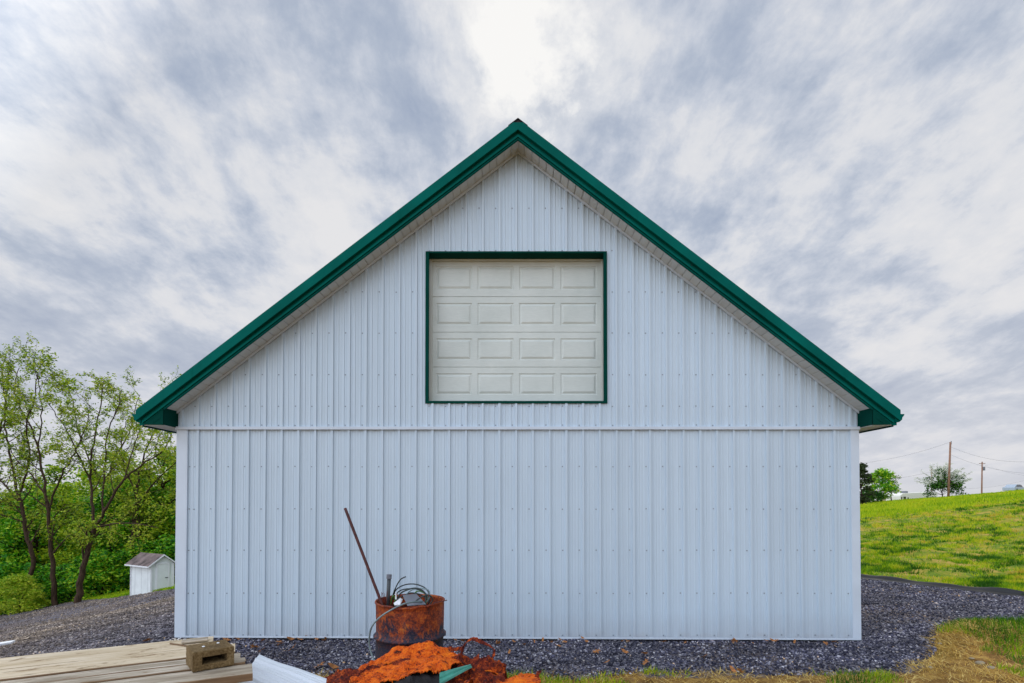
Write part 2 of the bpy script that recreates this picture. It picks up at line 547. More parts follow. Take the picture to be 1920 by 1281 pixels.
t.l(t.bump(bb, .9, .03), t.p.inputs["Normal"])
ground = indexed_mesh("ground", verts, faces, m, attr={"gravel": GM.ravel(), "woodland": wood_fl}, smooth=True)
tag(ground, kind="structure")

# ------------------------------------------------------------------ crushed stone, as real stones
def gravel_points(n, x0, x1, y0, y1):
    x = rng.uniform(x0, x1, n); y = rng.uniform(y0, y1, n)
    g = gravel_mask(x, y) + (fbm(x * 1.6, y * 1.6, 31) - .5) * .5
    px = CX + F * x / y
    hid = (np.abs(x - .03) < 4.6) & (y > DW + .02)
    behind = (y > DW) & (px > 345) & (px < 1600)
    k = (g > 0) & (~hid) & (~behind) & (px > -120) & (px < 2040)
    return x[k], y[k]


P = [gravel_points(36000, -6.6, 6.4, 5.3, 7.3), gravel_points(58000, 4.4, 14, 6.0, 14), gravel_points(64000, -17, -3.6, 5.5, 15), gravel_points(50000, -34, -6, 12, 34)]
sx = np.concatenate([p[0] for p in P]); sy = np.concatenate([p[1] for p in P])
ns = len(sx)
ssz = rng.uniform(.008, .022, ns) * (1 + .035 * np.clip(sy - 5, 0, 18)) * np.where(rng.random(ns) < .06, 1.5, 1)
octv = np.array([(1, 0, 0), (0, 1, 0), (-1, 0, 0), (0, -1, 0), (0, 0, 1), (0, 0, -1)], float)
octf = np.array([(0, 1, 4), (1, 2, 4), (2, 3, 4), (3, 0, 4), (1, 0, 5), (2, 1, 5), (3, 2, 5), (0, 3, 5)])
A = rng.normal(size=(ns, 4)); A /= np.linalg.norm(A, axis=1)[:, None]
w_, x_, y_, z_ = A.T
Rm = np.stack([1 - 2 * (y_ ** 2 + z_ ** 2), 2 * (x_ * y_ - z_ * w_), 2 * (x_ * z_ + y_ * w_),
               2 * (x_ * y_ + z_ * w_), 1 - 2 * (x_ ** 2 + z_ ** 2), 2 * (y_ * z_ - x_ * w_),
               2 * (x_ * z_ - y_ * w_), 2 * (y_ * z_ + x_ * w_), 1 - 2 * (x_ ** 2 + y_ ** 2)], 1).reshape(ns, 3, 3)
sc3 = ssz[:, None, None] * rng.uniform(.55, 1.25, (ns, 6, 1)) * octv[None] * rng.uniform(.6, 1.1, (ns, 1, 3))
SV = np.einsum('nij,nkj->nki', Rm, sc3)
SV[:, :, 2] *= .8
SV[:, :, 0] += sx[:, None]; SV[:, :, 1] += sy[:, None]; SV[:, :, 2] += (height(sx, sy) + ssz * .35)[:, None]
SF = (octf[None] + (np.arange(ns) * 6)[:, None, None]).reshape(-1, 3)
m, t = new_mat("crushed_stone", .8, 0, .35)
va = t.n("ShaderNodeAttribute", attribute_name="vary").outputs["Fac"]
c = t.ramp(va, [(0, (.012, .012, .026)), (.4, (.055, .055, .09)), (.72, (.15, .145, .19)), (.94, (.34, .33, .37)), (.985, (.55, .53, .55)), (1, (.55, .33, .14))])
xs = t.n("ShaderNodeSeparateXYZ"); t.l(t.pos, xs.inputs[0])
br = t.math('MULTIPLY', t.ramp(t.math('MULTIPLY', xs.outputs[0], -.1), [(.40, 0.0), (.80, 1.0)]), t.ramp(t.noise(t.pos, .45, 4), [(.35, .45), (.58, 1.0)]))
c = t.mix(t.math('MULTIPLY', br, .75), c, t.mix(va, (.10, .072, .045), (.44, .34, .23)))
c = t.mix(1.0, c, t.ramp(t.noise(t.mapping(t.pos, (1, 2.2, 1)), .9, 5, .65), [(.36, .55), (.5, .95), (.62, 1.45)]), 'MULTIPLY')
t.l(c, t.p.inputs["Base Color"])
gv = indexed_mesh("gravel", SV.reshape(-1, 3), SF, m, attr={"vary": np.repeat(rng.random(ns) ** 1.25, 6)})
tag(gv, "loose dark crushed stone spread round the white metal building", "gravel", kind="stuff")

# ------------------------------------------------------------------ grass
def blades(name, x, y, h, w, mat, label, cat, lean=.5, vary=None):
    n = len(x); z = height(x, y)
    a = rng.uniform(0, 2 * np.pi, n); la = rng.uniform(0, 2 * np.pi, n); ll = rng.uniform(.1, 1, n) * lean * h
    dx, dy = np.cos(a) * w * .5, np.sin(a) * w * .5
    V = np.zeros((n, 3, 3))
    V[:, 0] = np.stack([x - dx, y - dy, z - .01], 1); V[:, 1] = np.stack([x + dx, y + dy, z - .01], 1)
    V[:, 2] = np.stack([x + np.cos(la) * ll, y + np.sin(la) * ll, z + h * .9], 1)
    if vary is None: vary = rng.random(n)
    o = fast_mesh(name, V.reshape(-1, 3), 3, mat, attr=vary)
    tag(o, label, cat, kind="stuff")
    return o


def hill_pts(n, y0, y1, p=1.0, x0=7, x1=None):
    y = y0 + (y1 - y0) * rng.random(n) ** p
    lo, hi = .42, 1.25
    x = y * rng.uniform(lo, hi, n)
    d = (x - FN.x) * NRM[0] + (y - FN.y) * NRM[1]
    k = d > -.05 + .15 * rng.random(n)
    return x[k], y[k]


x, y = hill_pts(330000, 9.5, 34, 1.7)
cl = fbm(x * 1.0, y * 1.3, 41); bare = fbm(x * .42, y * .8, 47)
k = rng.random(len(x)) < np.clip((cl - .30) * 3.2, .08, 1) * np.where(fbm(x * .8, y * 1.5, 49) > .56, .16, 1)
x, y, cl, bare = x[k], y[k], cl[k], bare[k]
hh = rng.uniform(.045, .12, len(x)) * (.5 + 1.3 * np.clip(cl, 0, 1)) * (1 + .02 * (y - 10))
fine = fbm(x * 2.0, y * 2.4, 53)
tone = np.clip(.37 + .34 * (rng.random(len(x)) - .5) + 1.2 * (bare - .5) + 1.0 * (fbm(x * 1.3, y * 1.3, 57, 3) - .5) + 1.5 * (fbm(x * 3.1, y * 2.6, 58, 2) - .5), 0, 1)
blades("hill_grass", x, y, hh * .85, .010 + .0010 * y, M['grassb'], "mown green and yellow grass covering the slope right of the gravel", "grass", .8, tone)
x, y = hill_pts(105000, 34, 84, .9)
hh = rng.uniform(.1, .3, len(x))
blades("tall_meadow_grass", x, y, hh, .05 + .001 * y, M['grassb'], "taller unmown meadow grass below the crest of the hill", "grass", .5, np.clip(.22 + .30 * rng.random(len(x)), 0, 1))

# foreground: straw, weeds and grass tufts along the bottom of the picture
def front_pts(n, x0, x1, y0, y1, dmin=-9):
    x = rng.uniform(x0, x1, n); y = rng.uniform(y0, y1, n)
    g = gravel_mask(x, y) + (fbm(x * 1.6, y * 1.6, 31) - .5) * .5
    return x[g < .04], y[g < .04]


x, y = front_pts(190000, -3.5, 10, 5.1, 9.2)
lean = 2.5
dens = fbm(x * 1.7, y * 1.7, 61)
k = (rng.random(len(x)) < np.clip((dens - .30) * 3, .2, 1))
blades("dry_straw", x[k], y[k], rng.uniform(.012, .05, k.sum()), .011, M['straw'], "dry straw and dead grass strewn along the front edge of the gravel", "straw", 5.0)
x, y = front_pts(130000, -3.5, 10, 5.1, 9.2)
dens = fbm(x * 1.15, y * 1.15, 71)
thr = np.where(x > 5.2, .40, .56) - .22 * np.exp(-((x - 6.35) ** 2 + (y - 6.7) ** 2) / .8)
k = dens > thr + .05 * rng.random(len(x))
x, y, dn = x[k], y[k], dens[k]
blades("foreground_grass", x, y, rng.uniform(.03, .15, len(x)) * (.7 + 3.2 * np.clip(dn - .46, 0, .3)) * np.where(x > 5.2, .9, .5), .011, M['grassb'], "green grass tufts growing in the straw at the front right", "grass", .7,
       np.clip(.20 + .5 * rng.random(len(x)) + 1.5 * (fbm(x * 2, y * 2, 77) - .5), 0, 1))
# grass verge at the woodland edge
x = rng.uniform(-40, -9, 45000)
y = seg_side(x, 0, BACK) + rng.uniform(-.1, 2.2, len(x)) ** 1.0
blades("verge_grass", x, y, rng.uniform(.04, .13, len(x)), .04, M['grassb'], "strip of green grass between the gravel drive and the woods", "grass", .6, np.clip(.05 + .5 * rng.random(len(x)), 0, 1))

# ------------------------------------------------------------------ barn
barn = empty("barn", (0, DW, 0))
tag(barn, "large white metal barn with green rake trim and a door high in its gable", "barn")
def L(p): return Vector((p[0], p[1] - DW, p[2]))     # world -> barn coordinates
pA = at(966.5, 286, DW); APEX_Z = pA.z
pl, pr = at(329.5, 1195, DW), at(1612.5, 1200, DW)
XL, XR = pl.x, pr.x
XC = (XL + XR) / 2
APEX_Z = at(966.5, 286, DW).z
_q = at(1607, 771, DW)
SL = (APEX_Z - _q.z) / (_q.x - XC)                     # roof slope
ZF = at(970, 803, DW).z                               # flashing between the two courses
def rake(x, dz=0.0): return APEX_Z - SL * abs(x - XC) + dz
def zbot(x): return pl.z + (pr.z - pl.z) * (x - XL) / (XR - XL)
DX0, DX1 = at(800, 600, DW).x, at(1136, 600, DW).x    # opening
DZ0, DZ1 = at(968, 754, DW).z, at(968, 476, DW).z

RIB = .2286
rib0 = at(811.4, 760, DW).x
def profile(mh=1.0):
    """(x, protrusion) across the sheet, ribs toward the viewer (negative y)"""
    out = []
    k = math.floor((XL - rib0) / RIB) - 1
    while rib0 + k * RIB < XR + RIB:
        c = rib0 + k * RIB
        if k % 4 == 0:      # lap between two sheets
            out += [(c - .023, 0), (c - .015, .0255), (c + .015, .0255), (c + .022, .0045), (c + .034, .0035), (c + .0345, 0)]
        else:
            out += [(c - .021, 0), (c - .013, .024), (c + .013, .024), (c + .020, 0)]
        for q in (.076, .1525):
            out += [(c + q - .012, 0), (c + q - .007, .0085 * mh), (c + q + .006, .0085 * mh), (c + q + .011, 0)]
        # fine striations between the ribs
        for q in (.044, .108, .122, .184):
            out += [(c + q - .004, 0), (c + q, .0022), (c + q + .003, 0)]
        k += 1
    out.sort()
    return out
prof = profile(.45)
def pr_at(x):
    for (a, pa), (b, pb) in zip(prof, prof[1:]):
        if a <= x <= b: return pa + (pb - pa) * (x - a) / (b - a)
    return 0
def cols(x0, x1, extra=()):
    xs = [x0] + [p[0] for p in prof if x0 < p[0] < x1] + [e for e in extra if x0 < e < x1] + [x1]
    xs = sorted(set(xs))
    return [(x, pr_at(x)) for x in xs]

def screw(mb, x, z, y0, mi=1):
    mb.tube([(x, y0 - .0005, z), (x, y0 - .003, z)], [.0095, .0095], 8, mi)
    mb.tube([(x, y0 - .0025, z), (x, y0 - .009, z)], [.0055, .0055], 6, mi)

lw = MB()
cs = cols(XL + .02, XR - .02)
for (xa, ya), (xb, yb) in zip(cs, cs[1:]):
    lw.quad((xa, -ya, zbot(xa) + .02), (xb, -yb, zbot(xb) + .02), (xb, -yb, ZF - .015), (xa, -ya, ZF - .015))
k = math.floor((XL - rib0) / RIB)
ribs = [rib0 + k_ * RIB for k_ in range(-30, 40) if XL + .12 < rib0 + k_ * RIB < XR - .05]
for py in (875, 954.5, 1032, 1112.5, 1191):
    z = at(968, py, DW).z
    for c in ribs:
        screw(lw, c - .052 + rnd.uniform(-.003, .003), z + rnd.uniform(-.004, .004), 0)
    screw(lw, XL + .165, z, 0)
lw.build("lower_siding", [M['wall'], M['screw']], barn)

prof = profile(1.0)
uw = MB()
cs = cols(XL + .004, XR - .004, (DX0, DX1, XC))
UY = .004
for (xa, ya), (xb, yb) in zip(cs, cs[1:]):
    ya += UY; yb += UY
    ta, tb = rake(xa, .02), rake(xb, .02)
    if ta < ZF + .03 and tb < ZF + .03: continue
    def q(z0a, z0b, z1a, z1b): uw.quad((xa, -ya, z0a), (xb, -yb, z0b), (xb, -yb, z1b), (xa, -ya, z1a))
    if xa >= DX0 - 1e-6 and xb <= DX1 + 1e-6:
        q(ZF + .01, ZF + .01, DZ0, DZ0); q(DZ1, DZ1, ta, tb)
    else: q(ZF + .01, ZF + .01, ta, tb)
for py in (391, 470.5, 548, 625, 703, 762, 797.5):
    z = at(968, py, DW).z
    for c in ribs + [ribs[-1] + RIB]:
        x = c - .052 + rnd.uniform(-.003, .003)
        if z > rake(x) - .06 or x > XR - .03: continue
        if DX0 - .05 < x < DX1 + .05 and DZ0 - .03 < z < DZ1 + .03: continue
        if py == 470.5 and not (DX0 - .1 < x < DX1 + .1): continue
        screw(uw, x, z + rnd.uniform(-.003, .003), -UY)
uw.build("gable_siding", [M['wall'], M['screw']], barn)

# flashing, base trim, corner posts, J-channel under the soffit
fz = MB()
fz.prism([(XL - .012, -.004, ZF + .022), (XL - .012, -.046, ZF + .016), (XL - .012, -.044, ZF - .024), (XL - .012, -.040, ZF - .024), (XL - .012, -.040, ZF + .006), (XL - .012, -.004, ZF + .010)], (XR - XL + .024, 0, 0))
fz.build("flashing", M['wtrim'], barn)
bt = MB()
for i in range(16):
    xa = XL + (XR - XL) * i / 16; xb = XL + (XR - XL) * (i + 1) / 16
    for y0, y1, a, b in ((-.030, -.024, .004, .030), (-.024, .01, .004, .010)):
        bt.add([(xa, y0, zbot(xa) + a), (xb, y0, zbot(xb) + a), (xb, y1, zbot(xb) + a), (xa, y1, zbot(xa) + a),
                (xa, y0, zbot(xa) + b), (xb, y0, zbot(xb) + b), (xb, y1, zbot(xb) + b), (xa, y1, zbot(xa) + b)],
               [(0, 1, 5, 4), (0, 3, 2, 1), (4, 5, 6, 7), (2, 3, 7, 6)])
bt.build("base_trim", M['wtrim'], barn)
for sgn, X in ((1, XL), (-1, XR)):
    c = MB()
    w = .135 if sgn > 0 else .10
    zb = zbot(X)
    c.box((min(X, X + sgn * w), -.027, zb + .002), (max(X, X + sgn * w), -.0245, ZF - .024))
    c.box((min(X, X - sgn * .002), -.027, zb + .002), (max(X, X - sgn * .002), .12, ZF - .024))
    c.box((min(X + sgn * w, X + sgn * (w + .012)), -.026, zb + .002), (max(X + sgn * w, X + sgn * (w + .012)), -.004, ZF - .024))
    c.build("corner_trim", M['wtrim'], barn)
BD = 14.0
RO = .30       # rake overhang
for X, s in ((XL, 1), (XR, -1)):
    sw = MB(); y = .125; 
    while y < BD:
        a, b = y, min(y + RIB, BD)
        pts = [(a, 0), (a + .18, 0), (a + .195, .018), (a + .215, .018), (b, 0)]
        for (ya, pa), (yb, pb) in zip(pts, pts[1:]):
            sw.quad((X - s * pa + s * .004, ya, -.3), (X - s * pb + s * .004, yb, -.3), (X - s * pb + s * .004, yb, ZF + .0), (X - s * pa + s * .004, ya, ZF + .0))
        y += RIB
    sw.build("side_wall", M['wall'], barn)
bw = MB(); bw.prism([(XL, BD, -.3), (XR, BD, -.3), (XR, BD, ZF), (XC, BD, rake(XC)), (XL, BD, ZF)], (0, .02, 0)); bw.build("back_wall", M['wall'], barn)

# soffit boards up the rake, grooved
def rp(s, t_, y, dz=0.0):
    """point on the rake: t_ metres horizontally from the ridge, side s"""
    return Vector((XC + s * t_, y, APEX_Z - SL * t_ + dz))
HALF = (XR - XL) / 2
for s in (-1, 1):
    sf = MB(); t0 = .0; bwid = .098; tend = HALF + .004
    while t0 < tend:
        t1 = min(t0 + bwid, tend)
        g = .013
        pts = [(t0, 0), (t1 - g, 0), (t1 - g * .85, .012), (t1 - g * .15, .012), (t1, 0)]
        for (a, da), (b, db) in zip(pts, pts[1:]):
            sf.quad(rp(s, a, -RO, da + .002), rp(s, b, -RO, db + .002), rp(s, b, 0.0, db + .002), rp(s, a, 0.0, da + .002))
        t0 = t1
    sf.build("soffit", M['soffit'], barn)
    jc = MB()
    n = Vector((SL * s, 0, 1)).normalized()
    o = -n * .030
    a, b = rp(s, 0.0 if s > 0 else .0, -.034), rp(s, HALF, -.034)
    jc.prism([a, a + Vector((0, 0, -.036)), a + Vector((0, .012, -.036)), a + Vector((0, .012, 0))], b - a)
    jc.build("channel_trim", M['wtrim'], barn)

# roof slabs and ridge cap
EO = at(1683, 785, DW - RO).x - XC                    # lateral overhang
EOR = EO - .03
RT = at(967, 227, DW - RO - .02).z - APEX_Z           # top of rake trim above the wall apex
rf = MB()
for s in (-1, 1):
    p = [rp(s, 0, -RO, RT - .045), rp(s, EOR, -RO, RT - .045), rp(s, EOR, -RO, RT - .012), rp(s, 0, -RO, RT - .012)]
    rf.prism(p, (0, BD + 2 * RO, 0))
roof = rf.build("roof", M['roof'], barn)
for s in (-1, 1):
    for k_ in range(62):
        pass
rr = MB()
yy = -RO + .12
while yy < BD + RO:
    for s in (-1, 1):
        a, b = rp(s, .02, yy, RT - .014), rp(s, EOR, yy, RT - .014)
        rr.prism([a, a + Vector((0, .012, .018)), a + Vector((0, .03, .018)), a + Vector((0, .045, 0))], b - a)
    yy += RIB
rr.build("roof_rib", M['roof'], roof)
RZ = APEX_Z + RT + .082
rc = MB()
for s in (-1, 1):
    a = Vector((XC, -RO + .03, RZ)); b = Vector((XC + s * .13, -RO + .03, RZ - SL * .13))
    rc.prism([a, b, b - Vector((0, 0, .012)), a - Vector((0, 0, .012))], (0, BD + 2 * RO - .06, 0))
rc.build("ridge_cap", M['black'], roof)
cl_ = MB()
cl_.prism([(XC, -RO + .045, RZ - .013), (XC + .125, -RO + .045, RZ - SL * .125 - .013), (XC + .10, -RO + .045, RZ - SL * .125 - .05), (XC - .10, -RO + .045, RZ - SL * .125 - .05), (XC - .125, -RO + .045, RZ - SL * .125 - .013)], (0, .05, 0))
cl_.build("ridge_closure", M['black'], roof)

# rake trim: upper face, dark reveal, lower fascia with a bright folded edge
def band(mb, s, z0, z1, y0, y1, tA=0.0, tB=None, mi=0):
    tB = tB or EOR + .03
    p = [rp(s, tA, y0, z0), rp(s, tB, y0, z0), rp(s, tB, y0, z1), rp(s, tA, y0, z1)]
    mb.prism(p, (0, y1 - y0, 0), mi)
TB = EOR + .03
for s in (-1, 1):
    r = MB()
    r.prism([rp(s, 0, -RO - .056, RT - .132), rp(s, TB, -RO - .056, RT - .132), rp(s, TB, -RO - .056, RT + .002), rp(s, .06, -RO - .056, RT + .002), rp(s, .06, -RO - .056, RT + .002) - Vector((s * .06, 0, 0))], (0, .006, 0))
    band(r, s, RT + .002, RT + .006, -RO - .056, -RO + .06, .06)                   # top return
    band(r, s, RT - .136, RT - .132, -RO - .056, -RO - .0)                  # hem folded back
    zbx = at(1640 if s > 0 else 300, 797, DW - RO).z
    tc_ = (APEX_Z - .028 - zbx) / SL
    xe = XC + s * (TB - .012)
    if tc_ < TB - .02:
        r.prism([rp(s, 0, -RO, -.028), rp(s, tc_, -RO, -.028), (xe, -RO, zbx - .004), rp(s, TB - .012, -RO, RT - .120), rp(s, 0, -RO, RT - .120)], (0, .008, 0))
    else: band(r, s, -.028, RT - .120, -RO + .0, -RO + .008, 0.0, TB - .03)       # lower fascia face
    fo = r.build("rake_trim", M['green'], barn)
    q_ = MB()
    band(q_, s, -.006, .026, -RO - .022, -RO - .0005, 0.0, TB - .06)           # rounded bead, catches light
    band(q_, s, -.034, -.0285, -RO - .018, -RO + .02, 0.0, TB - .35)
    for tj in (1.55, 4.25):                                                   # lap joints in the trim
        band(q_, s, RT - .133, RT + .004, -RO - .0585, -RO - .0562, tj, tj + .012)
    tj = .18
    while tj < TB - .5:                                                       # fasteners
        c_s = rp(s, tj, -RO - .0225, .040); q_.tube([c_s, c_s - Vector((0, .006, 0))], .006, 6, 1); tj += .42
    q_.build("fascia_bead", [M['green'], M['black']], fo)

# eave returns, eave soffit, gutters
for s in (-1, 1):
    x0 = XC + s * (HALF + .002)
    zbx = at(1640 if s > 0 else 300, 797, DW - RO).z
    tt = (APEX_Z - zbx) / SL
    xt = XC + s * min(tt - .02, EOR - .04)
    er = MB()
    zt0 = rake(x0, -.004)
    # inner cheek, between the wall and the fascia plane
    er.prism([(x0, -RO - .002, zbx), (x0, -RO - .002, zt0), (x0, 0.02, zt0), (x0, 0.02, zbx)], (s * .012, 0, 0))
    # front face, a triangle under the rake
    er.prism([(x0, -RO - .0035, zbx), (xt, -RO - .0035, zbx + .004), (x0, -RO - .0035, rake(x0, -.02))], (0, .012, 0))
    er.prism([(x0 + s * .04, -RO - .008, zbx + .085), (xt - s * .12, -RO - .008, zbx + .02), (xt - s * .12, -RO - .008, zbx + .026), (x0 + s * .04, -RO - .008, zbx + .091)], (0, .004, 0))
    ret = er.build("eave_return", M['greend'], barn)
    es = MB()
    es.box((min(x0, xt + s * .05), -RO + .012, zbx - .004), (max(x0, xt + s * .05), BD, zbx + .004))
    es.build("eave_soffit", M['soffit'], barn)
    xg = XC + s * EOR
    zg = APEX_Z - SL * EOR + RT - .065
    gt = MB()
    pf = [(0, 0), (0, -.105), (.05, -.105), (.085, -.075), (.09, -.045), (.115, -.015), (.115, .0), (.105, .0), (.100, -.012), (.078, -.05), (.045, -.095), (.008, -.095), (.008, 0)]
    poly = [(xg - s * .012 + s * u, -RO - .02, zg + v) for u, v in pf]
    gt.prism(poly, (0, BD + 2 * RO, 0))
    gt.prism([(xg - s * .012 + s * u, -RO - .022, zg + v) for u, v in pf[:7]], (0, .003, 0))
    gt.build("gutter", M['green'], barn)
    ef = MB()
    ef.box((min(xg - s * .016, xg - s * .040), -RO + .012, zbx - .022), (max(xg - s * .016, xg - s * .040), BD, zg - .02))
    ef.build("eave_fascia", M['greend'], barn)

# loft door in its recess
RD = .185
dp = MB()
dx0, dx1 = at(806.5, 600, DW + RD).x, at(1131.5, 600, DW + RD).x
zt, zb_ = at(968, 490, DW + RD).z, DZ0 - .03
nrow = 4
rowz = [at(968, p, DW + RD).z for p in (488, 556.5, 623, 688.5, 753.5)]
colx = [(817.5, 885), (895.5, 963), (973.5, 1041), (1051, 1119)]
for i in range(4):
    z1, z0 = rowz[i], rowz[i + 1]
    # section face is a grid with four raised panels cut out
    px_ = [dx0]
    for a, b in colx: px_ += [at(a, 600, DW + RD).x, at(b, 600, DW + RD).x]
    px_ += [dx1]
    ph = [z0 + .004, z0 + .10, z1 - .09, z1 - .004]
    if i == 3: ph[0] = z0 - .03; ph[1] = z0 + .10
    y0 = RD
    for a in range(len(px_) - 1):
        for b in range(3):
            panel = (a % 2 == 1) and b == 1
            xa, xb, za, zb2 = px_[a], px_[a + 1], ph[b], ph[b + 1]
            if not panel:
                dp.quad((xa, y0, za), (xb, y0, za), (xb, y0, zb2), (xa, y0, zb2))
            else:
                rings = [(0, 0), (.007, .009), (.018, .009), (.045, -.003)]
                pr_ = None
                for ins, dep in rings:
                    cur = [(xa + ins, y0 + dep, za + ins), (xb - ins, y0 + dep, za + ins), (xb - ins, y0 + dep, zb2 - ins), (xa + ins, y0 + dep, zb2 - ins)]
                    if pr_:
                        for e_ in range(4):
                            dp.quad(pr_[e_], pr_[(e_ + 1) % 4], cur[(e_ + 1) % 4], cur[e_])
                    pr_ = cur
                dp.quad(*pr_)
    # rounded joint between sections
    if i < 3:
        for (ya, za), (yb, zb3) in (((0, .004), (.010, .002)), ((.010, .002), (.010, -.002)), ((.010, -.002), (0, -.004))):
            dp.quad((dx0, RD + ya, z0 + za), (dx1, RD + ya, z0 + za), (dx1, RD + yb, z0 + zb3), (dx0, RD + yb, z0 + zb3))
dp.box((dx0 - .1, RD + .02, DZ0 - .05), (dx1 + .1, RD + .05, DZ1 + .1))
door = dp.build("loft_door", M['door'], barn)
fr = MB()
w = .034
fy0, fy1 = -.034, RD - .012
# face casing + reveals, mitred look through butted pieces
fr.box((DX0 - .012, fy0, DZ1 - .004), (DX1 + .012, fy0 + .03, DZ1 + .02))
fr.box((DX0 - .012, fy0, DZ0 - .022), (DX1 + .012, fy0 + .03, DZ0 + .010))
fr.box((DX0 - .012, fy0, DZ0 + .0102), (DX0 + w, fy0 + .03, DZ1 - .0042))
fr.box((DX1 - w, fy0, DZ0 + .0102), (DX1 + .012, fy0 + .03, DZ1 - .0042))
fr.box((DX0, fy0 + .0301, DZ1 - .006), (DX1, RD + .018, DZ1 + .012))
fr.box((DX0, fy0 + .0301, DZ0 - .012), (DX1, RD + .018, DZ0 + .004))
fr.box((DX0 - .006, fy0 + .0301, DZ0 + .0041), (DX0 + .010, RD + .018, DZ1 - .0061))
fr.box((DX1 - .010, fy0 + .0301, DZ0 + .0041), (DX1 + .006, RD + .018, DZ1 - .0061))
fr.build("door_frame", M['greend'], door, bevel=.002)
ws = MB()
ws.box((DX0 + .0105, RD - .045, DZ0 + .0045), (dx0 + .035, RD - .006, DZ1 - .0065))
ws.box((dx1 - .035, RD - .045, DZ0 + .0045), (DX1 - .0105, RD - .006, DZ1 - .0065))
ws.box((dx0 + .0352, RD - .045, rowz[0] - .02), (dx1 - .0352, RD - .006, DZ1 - .0065))
ws.build("weather_strip", M['seal'], door, bevel=.002)

# ------------------------------------------------------------------ oil drum and its contents
dc = at(769, 1125, 4.56)
DR = .290
RIMZ = dc.z
dzb = RIMZ - .885
drum = empty("oil_drum", (dc.x, dc.y, dzb))
tag(drum, "rusty open-topped steel drum with black burnt lower part, packed with scrap", "drum")
pf = [(.0, .01), (DR - .02, .01), (DR - .002, .0), (DR + .004, .012), (DR, .03)]
for zc in (.295, .590):
    pf += [(DR, zc - .028), (DR + .008, zc - .018), (DR + .022, zc - .006), (DR + .022, zc + .006), (DR + .008, zc + .018), (DR, zc + .028)]
pf += [(DR, .868), (DR + .006, .874), (DR + .008, .883), (DR + .002, .889), (DR - .005, .886), (DR - .006, .87), (DR - .006, .06), (0, .05)]
# add intermediate rings for dents
pf2 = []
for (r0, z0), (r1, z1) in zip(pf, pf[1:]):
    n = max(1, int(abs(z1 - z0) / .04))
    for i in range(n): pf2.append((r0 + (r1 - r0) * i / n, z0 + (z1 - z0) * i / n))
pf2.append(pf[-1])
dm = MB(); dm.lathe(pf2, 72)
vv = []
for (x, y, z) in dm.v:
    r = math.hypot(x, y)
    if r > .1:
        a = math.atan2(y, x)
        k = mnoise.noise(Vector((math.cos(a) * 1.6, math.sin(a) * 1.6, z * 2.4))) * .010
        x *= (r + k) / r; y *= (r + k) / r
        if z > .86:
            z += -.016 * max(0, mnoise.noise(Vector((math.cos(a) * 3, math.sin(a) * 3, 4)))) 
        if z > .84 and -1.9 < a < -1.1:   # rim eaten away at the front
            z -= .028 * (.5 + .5 * mnoise.noise(Vector((a * 9, 1, 2)))) * math.sin((a + 1.9) / .8 * math.pi)
    vv.append((x, y, z))
dm.v = vv
dm.build("drum_body", M['drum'], drum, smooth=True)
# rust junk fill inside
jf = MB(); vs = []; fs = []
NR, NA = 8, 28
for i in range(NR + 1):
    for k in range(NA):
        r = (DR - .012) * i / NR; a = 2 * math.pi * k / NA
        vs.append((r * math.cos(a), r * math.sin(a), .77 + .05 * mnoise.noise(Vector((r * math.cos(a) * 9, r * math.sin(a) * 9, 0)))))
for i in range(NR):
    for k in range(NA):
        q = (k + 1) % NA
        fs.append((i * NA + k, i * NA + q, (i + 1) * NA + q, (i + 1) * NA + k))
jf.add(vs, fs); jo = jf.build("burnt_scrap", M['rust_dark'])
jo.location = (dc.x, dc.y, dzb)
tag(jo, "crumbled burnt scrap filling the rusty drum under the cables", "scrap")

def bez(pts, n=10):
    """Catmull-Rom through points"""
    P_ = [Vector(p) for p in pts]; P_ = [P_[0] * 2 - P_[1]] + P_ + [P_[-1] * 2 - P_[-2]]
    out = []
    for i in range(1, len(P_) - 2):
        for k in range(n):
            u = k / n; a, b, c, d = P_[i - 1], P_[i], P_[i + 1], P_[i + 2]
            out.append(.5 * ((2 * b) + (c - a) * u + (2 * a - 5 * b + 4 * c - d) * u * u + (3 * b - a - 3 * c + d) * u ** 3))
    out.append(P_[-2]); return out

def wirething(name, pts, r, mat, label, cat, group=None, n=7):
    p = bez(pts, 8); base = p[0].copy()
    mb = MB().tube([q - base for q in p], r, n)
    o = mb.build(name, mat, smooth=True, loc=base)
    tag(o, label, cat, group); return o

Yd = 4.56
a, b = at(647, 953, 4.50), at(712, 1122, 4.44)
wirething("metal_rod", [a, a.lerp(b, .5), b, b + (b - a) * .45], .0125, M['rod'], "long thin rust-red rod leaning out of the drum to the left", "rod")
# dark pipe with clamp
o = MB(); p0, p1 = at(727, 1133, 4.62), at(729.5, 1082, 4.62)
o.tube([p0 + (p0 - p1) * .5, p1], .0175, 12)
pp = empty("conduit_pipe", p0); tag(pp, "short dark grey conduit pipe with a clamp standing in the drum", "pipe")
mb = MB().tube([(p0 - p1) * .5, p1 - p0], .0175, 12); mb.build("pipe", M['darkgrey'], pp, smooth=True)
mb = MB().tube([(p1 - p0) * .93, (p1 - p0) * 1.10], .0235, 12)
mb.tube([p1 - p0 + Vector((.012, -.02, -.004)), p1 - p0 + Vector((.012, -.034, -.004))], .010, 8); mb.build("clamp", M['grey'], pp, bevel=.002)
cg = "cables bundled in the drum"
wirething("cable", [at(734, 1128, 4.6), at(738, 1112, 4.55), at(745, 1096, 4.5), at(752, 1086, 4.5), at(761, 1081.5, 4.5)], .0055, M['cable'], "short dark cable end sticking up highest beside the conduit pipe", "cable", cg)
